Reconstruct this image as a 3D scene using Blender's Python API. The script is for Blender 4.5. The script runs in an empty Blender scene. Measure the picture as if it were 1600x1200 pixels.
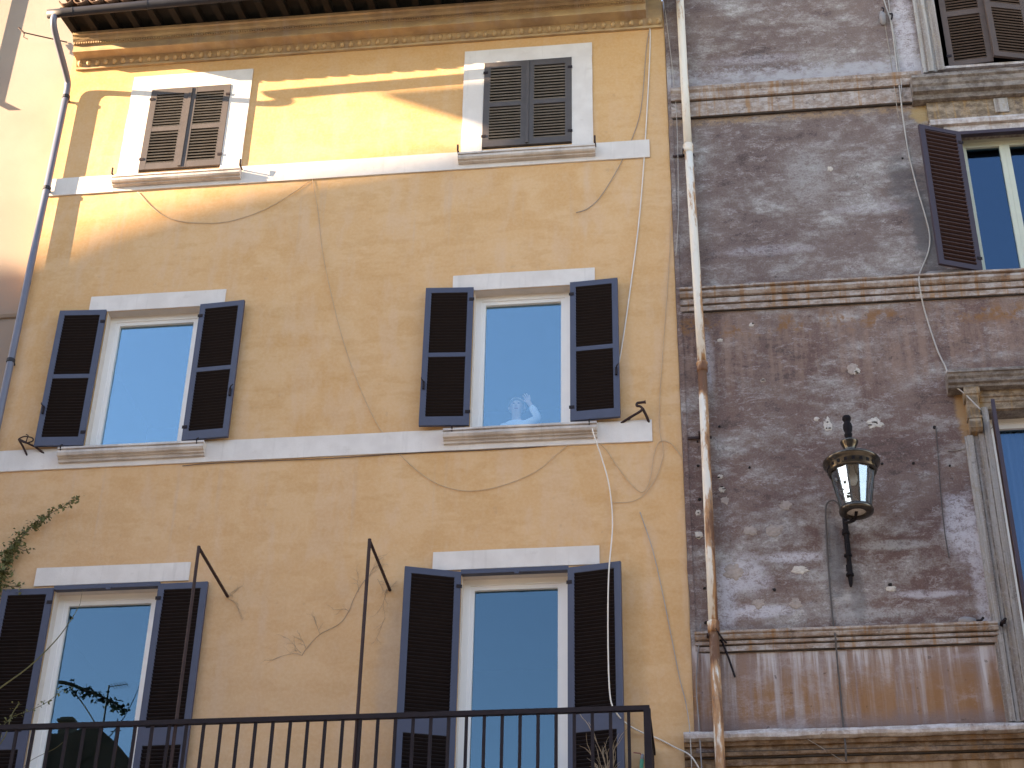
import bpy, bmesh, math, random
from math import sin, cos, pi, radians as R
from mathutils import Vector as V, Matrix, noise as mn
random.seed(7)
S = bpy.context.scene
COL = S.collection
# ------------------------------------------------------------------ camera, sky, sun, exposure
D0 = 17.0                       # camera stands 17 m in front of the facade plane y = 0
yaw, pitch, roll, FPX = -0.13006, 0.57407, 0.01974, 2690.0
fwd = V((sin(yaw)*cos(pitch), cos(yaw)*cos(pitch), sin(pitch)))
rgt = V((cos(yaw), -sin(yaw), 0)); upv = rgt.cross(fwd)
rgt, upv = cos(roll)*rgt + sin(roll)*upv, -sin(roll)*rgt + cos(roll)*upv
cam_d = bpy.data.cameras.new('camera'); cam = bpy.data.objects.new('camera', cam_d); COL.objects.link(cam)
cam_d.sensor_width = 36; cam_d.lens = FPX/1600*36; cam_d.clip_end = 3000; cam_d.clip_start = .1
m = Matrix((rgt, upv, -fwd)).transposed().to_4x4(); m.translation = V((0, -D0, 1.6)); cam.matrix_world = m
S.camera = cam
SUN_AZ, SUN_EL = R(16.4), R(16.5)       # azimuth measured off the facade, sun on the left and in front
to_sun = V((-cos(SUN_EL)*cos(SUN_AZ), -cos(SUN_EL)*sin(SUN_AZ), sin(SUN_EL)))
w = bpy.data.worlds.new('World'); S.world = w; w.use_nodes = True
nt = w.node_tree; bg = nt.nodes['Background']; sky = nt.nodes.new('ShaderNodeTexSky')
sky.sky_type = 'NISHITA'; sky.sun_disc = False; sky.sun_elevation = SUN_EL
sky.sun_rotation = math.atan2(to_sun.x, to_sun.y) % (2*pi)
sky.air_density = 1.0; sky.dust_density = .2; sky.ozone_density = 2.0; sky.altitude = 50
nt.links.new(sky.outputs[0], bg.inputs[0]); bg.inputs[1].default_value = .085
sun_d = bpy.data.lights.new('sun', 'SUN'); sun_d.energy = 3.9; sun_d.angle = R(.5); sun_d.color = (1, .88, .68)
sun = bpy.data.objects.new('sun', sun_d); COL.objects.link(sun)
sun.rotation_euler = to_sun.to_track_quat('Z', 'Y').to_euler(); sun.location = (-40, -20, 40)
vs = S.view_settings; vs.view_transform = 'Standard'; vs.look = 'None'; vs.gamma = 1; vs.use_curve_mapping = False
vs.exposure = 3.13
vs.use_white_balance = True; vs.white_balance_temperature = 8600; vs.white_balance_tint = 20

def at(px, py, y=0):            # pixel of the 1600x1200 photograph -> point on the plane at depth y
    d = rgt*((px-800)/FPX) - upv*((py-600)/FPX) + fwd
    t = (y + D0)/d.y
    return V((0, -D0, 1.6)) + d*t

# ------------------------------------------------------------------ materials
class NT:
    def __init__(s, name):
        s.m = bpy.data.materials.new(name); s.m.use_nodes = True
        s.t = s.m.node_tree; s.b = s.t.nodes['Principled BSDF']
        s.co = s.n('ShaderNodeTexCoord').outputs['Object']
        sp = s.n('ShaderNodeSeparateXYZ'); s.l(s.co, sp.inputs[0]); s.x, s.y, s.z = sp.outputs
    def n(s, k): return s.t.nodes.new(k)
    def l(s, a, b):
        if isinstance(a, (int, float)): b.default_value = a
        elif isinstance(a, tuple): b.default_value = a if len(a) == len(b.default_value) else (*a, 1)
        else: s.t.links.new(a, b)
    def math(s, op, a, b=0, c=0, clamp=False):
        k = s.n('ShaderNodeMath'); k.operation = op; k.use_clamp = clamp
        s.l(a, k.inputs[0]); s.l(b, k.inputs[1]); s.l(c, k.inputs[2]); return k.outputs[0]
    def vec(s, sx, sy, sz, warp=0):
        k = s.n('ShaderNodeVectorMath'); k.operation = 'MULTIPLY'; s.l(s.co, k.inputs[0]); s.l((sx, sy, sz), k.inputs[1]); return k.outputs[0]
    def noise(s, scale=1, stretch=(1, 1, 1), detail=4, rough=.55, dist=0, off=0):
        k = s.n('ShaderNodeTexNoise'); k.inputs['Scale'].default_value = scale; k.inputs['Detail'].default_value = detail
        k.inputs['Roughness'].default_value = rough; k.inputs['Distortion'].default_value = dist
        v = s.vec(*stretch)
        if off:
            a = s.n('ShaderNodeVectorMath'); s.l(v, a.inputs[0]); a.inputs[1].default_value = (off, off*.7, off*1.3); v = a.outputs[0]
        s.l(v, k.inputs['Vector']); return k.outputs[0]
    def voro(s, scale=1, stretch=(1, 1, 1)):
        k = s.n('ShaderNodeTexVoronoi'); k.inputs['Scale'].default_value = scale; s.l(s.vec(*stretch), k.inputs['Vector']); return k.outputs['Distance']
    def step(s, v, lo, hi, a=0., b=1.):
        k = s.n('ShaderNodeMapRange'); k.interpolation_type = 'SMOOTHSTEP'
        s.l(v, k.inputs[0]); s.l(lo, k.inputs[1]); s.l(hi, k.inputs[2]); s.l(a, k.inputs[3]); s.l(b, k.inputs[4]); return k.outputs[0]
    def mix(s, f, a, b, mode='MIX'):
        k = s.n('ShaderNodeMix'); k.data_type = 'RGBA'; k.blend_type = mode
        s.l(f, k.inputs[0]); s.l(a, k.inputs[6]); s.l(b, k.inputs[7]); return k.outputs[2]
    def mul(s, *a):
        o = a[0]
        for v in a[1:]: o = s.math('MULTIPLY', o, v)
        return o
    def band(s, lo, hi, soft=.1, jit=None):          # 1 between two heights
        z = s.math('ADD', s.z, jit) if jit is not None else s.z
        return s.mul(s.step(z, lo-soft, lo+soft), s.step(z, hi-soft, hi+soft, 1., 0.))
    def blob(s, cx, cz, rx, rz, jit):                # ragged stain with a shape of its own
        dx = s.math('DIVIDE', s.math('SUBTRACT', s.x, cx), rx); dz = s.math('DIVIDE', s.math('SUBTRACT', s.z, cz), rz)
        d = s.math('SQRT', s.math('ADD', s.mul(dx, dx), s.mul(dz, dz)))
        return s.step(s.math('ADD', d, s.math('MULTIPLY', s.math('SUBTRACT', jit, .5), 1.6)), .45, 1.1, 1., 0.)
    def out(s, col, rough=.85, bump=None, bd=.01, strength=.5, metal=0, spec=.3):
        s.l(col, s.b.inputs['Base Color']); s.l(rough, s.b.inputs['Roughness']); s.b.inputs['Metallic'].default_value = metal
        s.b.inputs['Specular IOR Level'].default_value = spec
        if bump is not None:
            k = s.n('ShaderNodeBump'); k.inputs['Strength'].default_value = strength; k.inputs['Distance'].default_value = bd
            s.l(bump, k.inputs['Height']); s.l(k.outputs[0], s.b.inputs['Normal'])
        return s.m

def plain(name, c, rough=.7, var=.15, scale=12, metal=0, spec=.3, stretch=(1, 1, 1), bump=0.):
    t = NT(name); n = t.noise(scale, stretch, 5, .6)
    col = t.mix(n, tuple(v*(1-var*1.6) for v in c), tuple(min(1, v*(1+var*1.6)) for v in c))
    return t.out(col, rough, t.noise(scale*3, stretch) if bump else None, .004, bump, metal, spec)

def mat_yellow():
    t = NT('ochre_plaster')
    big = t.noise(.55, (1, 1, .8), 3, .5, .2); mid = t.noise(2.2, (1, 1, 1.1), 5, .6, .2, 3); blk = t.noise(4.2, (.55, 1, 1.5), 4, .55, 0, 9); blv = t.noise(3.0, (1.6, 1, .45), 4, .55, 0, 15)
    fine = t.noise(26, (1, 1, 1), 6, .65); strk = t.noise(1, (5.5, 1, .35), 3, .5, 0, 5)
    c = t.mix(t.step(big, .3, .7), (0.600, 0.344, 0.159), (0.640, 0.386, 0.199))
    c = t.mix(t.mul(t.step(mid, .43, .64), .62), c, (0.660, 0.424, 0.242))
    c = t.mix(t.mul(t.step(blk, .48, .62), .42), c, (0.555, 0.302, 0.121))
    c = t.mix(t.mul(t.step(blv, .50, .64), .42), c, (0.620, 0.409, 0.266))
    c = t.mix(t.mul(t.step(strk, .56, .75), .20), c, (0.590, 0.419, 0.300))
    # deeper untouched ochre high on the wall, pinker lower-left light put into the colour
    c = t.mix(t.mul(t.step(t.math('ADD', t.z, t.math('MULTIPLY', big, 3.)), 16.8, 19.9), .5), c, (0.575, 0.326, 0.131))
    low = t.step(t.math('ADD', t.math('ADD', t.z, t.math('MULTIPLY', t.x, .55)), t.math('MULTIPLY', mid, 3.)), 4.2, 11.5, .7, 0.)
    c = t.mix(low, c, (0.540, 0.349, 0.228))
    sp = t.noise(9, (1, 1, 1), 2, .5, 0, 21)
    c = t.mix(t.mul(t.step(sp, .70, .78), .25), c, (0.400, 0.260, 0.164))
    drip = t.mul(t.step(t.noise(1, (9, 1, .25), 2, .5, 0, 31), .60, .75), t.math('MAXIMUM', t.band(10.7, 11.78, .35), t.band(14.9, 16.0, .4)))
    c = t.mix(t.mul(drip, .25), c, (0.460, 0.354, 0.300))
    c = t.mix(t.mul(t.blob(-3.45, 9.2, .22, 1.1, mid), .4), c, (0.440, 0.354, 0.290))
    c = t.mix(t.mul(t.step(fine, .38, .66), .16), c, (0.720, 0.540, 0.396))
    c = t.mix(t.mul(t.step(t.noise(60, (1, 1, 1), 3, .6, 0, 8), .66, .74), .18), c, (0.380, 0.252, 0.164))
    h = t.math('ADD', t.math('MULTIPLY', mid, .5), t.math('ADD', t.math('MULTIPLY', fine, .3), t.math('MULTIPLY', t.noise(90, (1, 1, 1), 2), .12)))
    return t.out(c, .9, h, .02, .4, 0, .15)

def mat_palazzo():
    t = NT('weathered_plum_plaster')
    big = t.noise(.7, (1, 1, 1.3), 4, .6, .5); st = t.noise(1.9, (.62, 1, 1.5), 8, .66, .25, 4); md = t.noise(6, (.8, 1, 1.2), 8, .72, .15, 8)
    fine = t.noise(34, (1, 1, 1), 6, .7); strk = t.noise(1, (11, 1, .55), 5, .62, .25, 6); strk2 = t.noise(1, (6, 1, .35), 4, .6, .2, 16)
    c = t.mix(t.step(big, .35, .65), (.150, .091, .082), (.215, .148, .132))
    c = t.mix(t.mul(t.step(md, .45, .62), .5), c, (.175, .112, .104))
    # greyer stretch above the second moulding
    up = t.step(t.math('ADD', t.z, t.math('MULTIPLY', st, .6)), 13.6, 14.8)
    c = t.mix(t.mul(up, .5), c, (.205, .165, .16))
    # lime bloom in ragged sideways smears, thin wisps and grain
    grain = t.noise(48, (1, 1, 1), 8, .8, 0, 50); mot = t.noise(15, (.85, 1, 1.2), 8, .78, .2, 33); rid = t.math('ABSOLUTE', t.math('SUBTRACT', t.noise(3.1, (.45, 1, 1.5), 7, .72, .4, 61), .5))
    s0 = t.math('ADD', t.math('MULTIPLY', st, .44), t.math('ADD', t.math('MULTIPLY', md, .22), t.math('ADD', t.math('MULTIPLY', mot, .20), t.math('MULTIPLY', grain, .14))))
    s0 = t.math('ADD', s0, t.math('MULTIPLY', t.math('SUBTRACT', big, .5), .16))
    s0 = t.math('ADD', s0, t.math('MULTIPLY', up, .014))
    lowb = t.band(9.3, 10.7, .35); s0 = t.math('ADD', s0, t.math('MULTIPLY', lowb, .022))
    bloom = t.step(s0, .485, .595); c = t.mix(t.mul(bloom, .78), c, (.345, .32, .31))
    dark = t.step(s0, .41, .475, 1., 0.); c = t.mix(t.mul(dark, .8), c, (.088, .064, .061))
    c = t.mix(t.mul(t.step(rid, .0, .018, 1., 0.), t.step(md, .47, .58), .75), c, (.42, .385, .39))
    hard = t.step(s0, .565, .615); c = t.mix(t.mul(hard, .65), c, (.50, .475, .47))
    c = t.mix(t.mul(t.step(grain, .53, .63), .38), c, (.37, .335, .335)); c = t.mix(t.mul(t.step(grain, .36, .47, 1., 0.), .45), c, (.085, .065, .065))
    ck = t.n('ShaderNodeTexVoronoi'); ck.feature = 'DISTANCE_TO_EDGE'; ck.inputs['Scale'].default_value = 1.7; wv = t.n('ShaderNodeVectorMath'); t.l(t.co, wv.inputs[0]); sc_ = t.n('ShaderNodeVectorMath'); sc_.operation = 'SCALE'; nz = t.n('ShaderNodeTexNoise'); nz.inputs['Scale'].default_value = 2.5; nz.inputs['Detail'].default_value = 5; t.l(t.co, nz.inputs['Vector']); t.l(nz.outputs['Color'], sc_.inputs[0]); sc_.inputs['Scale'].default_value = .8; t.l(sc_.outputs[0], wv.inputs[1]); t.l(wv.outputs[0], ck.inputs['Vector'])
    crack = t.mul(t.step(ck.outputs['Distance'], .002, .009, 1., 0.), t.step(big, .50, .60)); c = t.mix(t.mul(crack, .5), c, (.09, .07, .07))
    # bluish salt along the top of the first moulding and small ragged patches
    c = t.mix(t.mul(t.band(17.1, 17.42, .08, t.math('MULTIPLY', t.math('SUBTRACT', mot, .5), .8)), t.step(md, .36, .56, .35, .85)), c, (.43, .42, .455))
    for cx, cz, rx, rz, k in ((2.72, 10.55, .22, .5, .8), (.35, 10.05, .35, .28, .7), (.15, 9.75, .16, .42, .7), (.9, 10.25, .4, .08, .8), (1.32, 10.3, .14, .5, .5), (1.5, 9.45, .25, .5, .5), (.5, 9.62, .5, .10, .8), (1.7, 9.55, .6, .08, .7), (1.1, 10.02, .35, .10, .8), (2.0, 10.35, .5, .07, .7), (2.3, 9.75, .45, .06, .6), (.95, 17.6, .7, .10, .35), (2.2, 15.0, .6, .10, .3), (.9, 14.45, .7, .10, .3), (.1, 12.9, .08, .5, .6), (2.9, 17.9, .16, .9, .7), (1.45, 15.6, .3, .5, .5), (2.85, 10.0, .1, 1.2, .6)):
        c = t.mix(t.mul(t.blob(cx, cz, rx, rz, md), t.step(t.math('ADD', t.math('MULTIPLY', mot, .6), t.math('MULTIPLY', grain, .4)), .42, .54, .25, 1.), min(1, k*1.15)), c, (.53, .51, .56) if cx > 2 or cx < 1 else (.38, .365, .365))
    for cx, cz, rx, rz, k in ((1.36, 10.2, .12, .6, .55), (2.85, 14.6, .25, .9, .7), (2.6, 15.4, .2, .5, .5), (1.55, 9.75, .10, .35, .45)):
        c = t.mix(t.mul(t.blob(cx, cz, rx, rz, md), k), c, (.115, .115, .125))
    # rust-coloured runs below the mouldings
    ru = t.mul(t.band(12.45, 13.6, .4), t.step(t.math('ADD', t.math('MULTIPLY', strk, .6), t.math('MULTIPLY', mot, .4)), .44, .60)); c = t.mix(t.mul(ru, .55), c, (.32, .215, .175))
    r2 = t.mul(t.band(13.36, 13.60, .08, t.math('MULTIPLY', mot, .25)), t.step(t.math('ADD', t.math('MULTIPLY', t.noise(3.4, (1, 1, .5), 4, .6, 0, 71), .6), t.math('MULTIPLY', mot, .4)), .48, .55)); c = t.mix(t.mul(r2, .9), c, (.25, .125, .06))
    r3 = t.band(16.555, 16.66, .035, t.math('MULTIPLY', mot, .07)); c = t.mix(t.mul(r3, t.step(mot, .40, .58), .7), c, (.38, .25, .15))
    r4 = t.blob(3.0, 16.5, .2, .25, md); c = t.mix(t.mul(r4, .7), c, (.48, .33, .15))
    r5 = t.blob(2.93, 12.0, .1, .45, md); c = t.mix(t.mul(r5, .8), c, (.42, .25, .12))
    # lower panel: long vertical washes, pale at the head, orange further down
    pan = t.band(8.28, 9.22, .03)
    pc = t.mix(t.step(strk, .40, .62), (.27, .19, .17), (.40, .34, .33))
    pc = t.mix(t.mul(t.step(t.math('ADD', strk, t.math('MULTIPLY', t.math('SUBTRACT', t.z, 8.9), .42)), .54, .68), .85), pc, (.54, .51, .53))
    org = t.mul(t.step(strk2, .40, .58), t.step(t.math('ADD', t.z, t.math('MULTIPLY', md, .5)), 8.85, 9.35, 1., .25)); pc = t.mix(t.mul(org, .85), pc, (.29, .14, .06))
    pc = t.mix(t.step(t.math('ADD', t.z, t.math('MULTIPLY', md, .25)), 8.45, 8.62, .75, 0.), pc, (.22, .16, .155))
    pc = t.mix(t.mul(bloom, .35), pc, (.48, .44, .47)); c = t.mix(pan, c, pc)
    pc2 = t.mix(t.step(strk2, .4, .65), (.20, .115, .055), (.36, .24, .15)); c = t.mix(t.step(t.z, 8.0, 8.04, 1., 0.), c, pc2)
    # pits
    pit = t.step(t.noise(11, (1, 1, 1), 3, .6, 0, 40), .29, .33, 1., 0.); c = t.mix(t.mul(pit, .5), c, (.06, .045, .045))
    h = t.math('ADD', t.math('MULTIPLY', st, .3), t.math('ADD', t.math('MULTIPLY', mot, .7), t.math('ADD', t.math('MULTIPLY', grain, .3), t.math('MULTIPLY', pit, -.5))))
    return t.out(c, .92, h, .06, .6, 0, .15)

def mat_mould(name='weathered_moulding', base=(.26, .195, .165), pale=(.42, .375, .36), rust=(.32, .17, .08), rk=.75):
    t = NT(name); strk = t.noise(1, (12, 2, .7), 6, .7, .2, 2); md = t.noise(7, (1, 1, 1.6), 8, .75, .2); fine = t.noise(40, (1, 1, 1), 4)
    c = t.mix(t.step(md, .4, .62), base, pale); c = t.mix(t.mul(t.step(strk, .50, .66), rk), c, rust)
    c = t.mix(t.mul(t.step(t.noise(7, (1, 1, 1), 5, .7, 0, 12), .58, .68), .6), c, (.09, .07, .07))
    return t.out(c, .9, t.math('ADD', md, t.math('MULTIPLY', fine, .4)), .02, .5, 0, .15)

def mat_trim():
    t = NT('white_limestone_trim'); a = t.noise(3, (1, 1, 1), 5, .6); strk = t.noise(1, (14, 1, .9), 4, .6, .1, 3); f = t.noise(50, (1, 1, 1), 3)
    c = t.mix(t.step(a, .35, .7), (.62, .575, .55), (.69, .65, .625))
    c = t.mix(t.mul(t.step(strk, .56, .72), .35), c, (.50, .46, .44))
    c = t.mix(t.mul(t.step(t.noise(8, (1, 1, 1), 4, .6, 0, 11), .62, .72), .4), c, (.55, .50, .47))
    return t.out(c, .85, t.math('ADD', a, t.math('MULTIPLY', f, .4)), .01, .3, 0, .2)

def mat_sill():
    t = NT('grimy_stone_sill'); strk = t.noise(1, (30, 2, 1.2), 6, .7, .1, 3); a = t.noise(4, (1, 1, 1), 6)
    c = t.mix(t.step(a, .38, .66), (.58, .53, .50), (.42, .375, .355)); c = t.mix(t.mul(t.step(strk, .52, .70), .35), c, (.30, .26, .25)); c = t.mix(t.mul(t.step(t.noise(22, (1, 1, 1), 5, .7), .56, .7), .4), c, (.66, .62, .59))
    return t.out(c, .88, a, .01, .3, 0, .2)

def mat_cornice():
    t = NT('stucco_cornice'); a = t.noise(2.5, (1, 1, 2), 5, .6); st = t.noise(1, (7, 2, .8), 4, .6)
    c = t.mix(t.step(a, .35, .65), (.36, .25, .155), (.50, .36, .21)); c = t.mix(t.mul(t.step(st, .5, .7), .4), c, (.44, .36, .31))
    return t.out(c, .9, a, .01, .3, 0, .15)

def mat_pipe():
    t = NT('rusting_cream_pipe_paint'); a = t.noise(2.2, (3.5, 3.5, .55), 6, .65, .5); b = t.noise(16, (1, 1, .5), 5, .65); lo = t.noise(.55, (.2, .2, 1), 2, .5, 0, 5)
    k = t.math('ADD', t.math('MULTIPLY', a, .62), t.math('ADD', t.math('MULTIPLY', b, .16), t.math('MULTIPLY', lo, .28)))
    edge = t.step(t.x, .005, .055); k = t.math('ADD', k, t.math('MULTIPLY', edge, .09))
    down = t.step(t.z, 9.2, 14.5, .045, -.045); k = t.math('ADD', k, down)
    jo = t.math('ADD', t.band(9.0, 9.36, .12), t.band(12.35, 12.70, .12)); k = t.math('ADD', k, t.math('MULTIPLY', jo, .22))
    c = t.mix(t.step(k, .53, .60), (.70, .66, .60), (.42, .22, .11)); c = t.mix(t.step(k, .60, .70), c, (.17, .075, .04))
    c = t.mix(t.mul(t.step(b, .55, .7), .3), c, (.55, .47, .38))
    return t.out(c, .6, t.math('ADD', k, b), .006, .4, 0, .3)

def mat_glass(name, refl, tint, gc=(.41, .74, .95)):
    t = NT(name); t.t.nodes.remove(t.b); g = t.n('ShaderNodeBsdfGlossy'); g.inputs['Roughness'].default_value = .0; g.inputs['Color'].default_value = (*gc, 1)
    tr = t.n('ShaderNodeBsdfTransparent'); tr.inputs['Color'].default_value = (*tint, 1)
    mx = t.n('ShaderNodeMixShader'); lw = t.n('ShaderNodeLayerWeight'); lw.inputs['Blend'].default_value = .3
    t.l(t.math('ADD', t.math('MULTIPLY', lw.outputs['Fresnel'], .35), refl), mx.inputs[0]); t.l(tr.outputs[0], mx.inputs[1]); t.l(g.outputs[0], mx.inputs[2])
    bn = t.n('ShaderNodeBump'); bn.inputs['Strength'].default_value = .02; bn.inputs['Distance'].default_value = .01; t.l(t.noise(1.1, (1, 1, .6), 1), bn.inputs['Height']); t.l(bn.outputs[0], g.inputs['Normal'])
    t.l(mx.outputs[0], t.n('ShaderNodeOutputMaterial').inputs[0])
    for o in t.t.nodes:
        if o.bl_idname == 'ShaderNodeOutputMaterial' and not o.inputs[0].is_linked: t.t.nodes.remove(o); break
    return t.m

M = dict(yellow=mat_yellow(), palazzo=mat_palazzo(), trim=mat_trim(), sill=mat_sill(), cornice=mat_cornice(), pipe=mat_pipe(),
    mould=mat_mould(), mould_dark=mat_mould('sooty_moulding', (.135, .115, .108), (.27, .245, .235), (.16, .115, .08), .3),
    mould_ochre=mat_mould('ochre_stained_moulding', (.155, .115, .085), (.33, .26, .20), (.36, .21, .085), .75),
    mould_brown=mat_mould('rusty_brown_moulding', (.13, .078, .048), (.25, .17, .12), (.19, .095, .04), .7),
    mould_pale=mat_mould('lime_washed_moulding', (.35, .305, .29), (.53, .50, .51), (.30, .20, .15), .5),
    slate=plain('slate_blue_paint', (.040, .045, .082), .45, .12, 7, spec=.5), outer=plain('weathered_shutter_paint', (.078, .067, .067), .55, .2, 6),
    slat_in=plain('dark_louvre_paint', (.013, .008, .009), .6, .25, 9, spec=.25), slat_out=plain('grey_louvre_paint', (.17, .15, .135), .6, .2, 9),
    plum=plain('aubergine_paint', (.042, .030, .045), .5, .15, 7), plum_slat=plain('aubergine_louvre_paint', (.062, .034, .034), .6, .2, 9),
    brownsh=plain('old_brown_shutter_paint', (.085, .060, .053), .6, .2, 6), brownsl=plain('old_brown_louvre_paint', (.085, .058, .05), .6, .2, 9),
    pvc=plain('white_window_frame', (.78, .76, .74), .35, .03, 4, spec=.5), cream=plain('pale_green_window_frame', (.50, .53, .45), .5, .06, 6),
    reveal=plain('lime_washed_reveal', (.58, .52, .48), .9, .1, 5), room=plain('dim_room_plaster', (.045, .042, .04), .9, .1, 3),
    glass=mat_glass('reflective_window_glass', .185, (.96, .98, .99)), glass2=mat_glass('old_window_glass', .09, (.5, .58, .66), (.33, .66, 1.0)), glass3=mat_glass('french_window_glass', .09, (.55, .64, .70)), lglass=mat_glass('lantern_glass', .22, (.92, .94, .95), (.9, .95, 1)),
    iron=plain('dark_iron', (.017, .011, .014), .6, .3, 14, spec=.2), rustiron=plain('rusty_iron', (.040, .022, .022), .75, .35, 14), gutter=plain('dark_gutter_metal', (.020, .020, .028), .55, .2, 5, spec=.3),
    downpipe=plain('blue_grey_pipe_paint', (.115, .125, .175), .4, .12, 5, spec=.5), bronze=plain('tarnished_bronze', (.085, .075, .066), .24, .5, 10, metal=.75), blackmetal=plain('black_lantern_paint', (.011, .009, .011), .65, .2, 12, spec=.1),
    tile=plain('terracotta_tile', (.14, .085, .062), .9, .3, 6, bump=.3), wood=plain('old_rafter_wood', (.010, .0065, .005), .85, .3, 6, stretch=(4, 1, 4)), pink=None,
    cable_w=plain('off_white_cable', (.66, .62, .58), .6, .08, 20), cable_g=plain('grey_cable', (.30, .26, .23), .7, .15, 20), cable_d=plain('dark_cable', (.085, .075, .075), .7, .2, 20), cable_y=plain('wall_coloured_cable', (.50, .36, .24), .7, .12, 20), cable_p=plain('pale_grey_cable', (.38, .36, .35), .7, .15, 20),
    leaf=plain('vine_leaf', (.12, .125, .05), .6, .4, 15), dleaf=plain('dark_tree_leaf', (.035, .055, .020), .6, .3, 15), bark=plain('twig_bark', (.13, .095, .065), .85, .25, 12), stem=plain('green_stem', (.11, .10, .045), .7, .25, 12), dry=plain('dried_stem', (.30, .23, .165), .85, .25, 18),
    patch=plain('pale_mortar_patch', (.52, .48, .45), .95, .3, 30, bump=1.), patch2=plain('tan_mortar_patch', (.34, .285, .26), .95, .25, 25, bump=1.), hole=plain('dark_hole', (.02, .016, .016), .95, .2, 12),
    skin=plain('skin', (.62, .44, .36), .55, .06, 8), shirt=plain('pale_blue_shirt', (.82, .88, .90), .85, .05, 12), hair=plain('light_hair', (.50, .43, .36), .7, .2, 40), trousers=plain('grey_trousers', (.12, .12, .14), .9, .1, 9),
    curtain=plain('white_curtain', (.75, .75, .76), .9, .05, 3), street=plain('street_cobbles', (.20, .18, .155), .85, .3, 5, bump=.5), hose=plain('green_hose', (.05, .32, .22), .5, .1, 8), tapred=plain('red_tap_wheel', (.32, .06, .05), .5, .1, 8), grey=plain('grey_fitting', (.22, .21, .22), .6, .25, 14), oppo=plain('shaded_stucco', (.16, .11, .075), .9, .2, 1.2), whiteconc=plain('pale_render', (.52, .46, .40), .9, .12, 1.5))
def mat_pink():
    t = NT('pinkish_cream_plaster'); a = t.noise(.8, (1, 1, .8), 4, .55); f = t.noise(30, (1, 1, 1), 4)
    c = t.mix(t.step(a, .35, .65), (.27, .225, .195), (.305, .26, .225)); return t.out(c, .9, t.math('ADD', a, t.math('MULTIPLY', f, .3)), .015, .3, 0, .15)
M['pink'] = mat_pink()
def mat_jamb():
    t = NT('streaked_stone_jamb'); k = t.noise(1, (13, 9, .35), 6, .65, .3, 2); m_ = t.noise(9, (1, 1, .5), 7, .75, .2, 5); g_ = t.noise(45, (1, 1, 1), 6, .75)
    c = t.mix(t.step(k, .38, .62), (.20, .165, .15), (.36, .345, .335)); c = t.mix(t.mul(t.step(m_, .5, .66), .5), c, (.27, .215, .15)); c = t.mix(t.mul(t.step(g_, .5, .65), .4), c, (.46, .44, .46)); c = t.mix(t.mul(t.step(m_, .32, .42, 1., 0.), .6), c, (.10, .085, .08))
    return t.out(c, .92, t.math('ADD', m_, t.math('MULTIPLY', g_, .5)), .02, .5, 0, .15)
M['jamb'] = mat_jamb()

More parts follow.
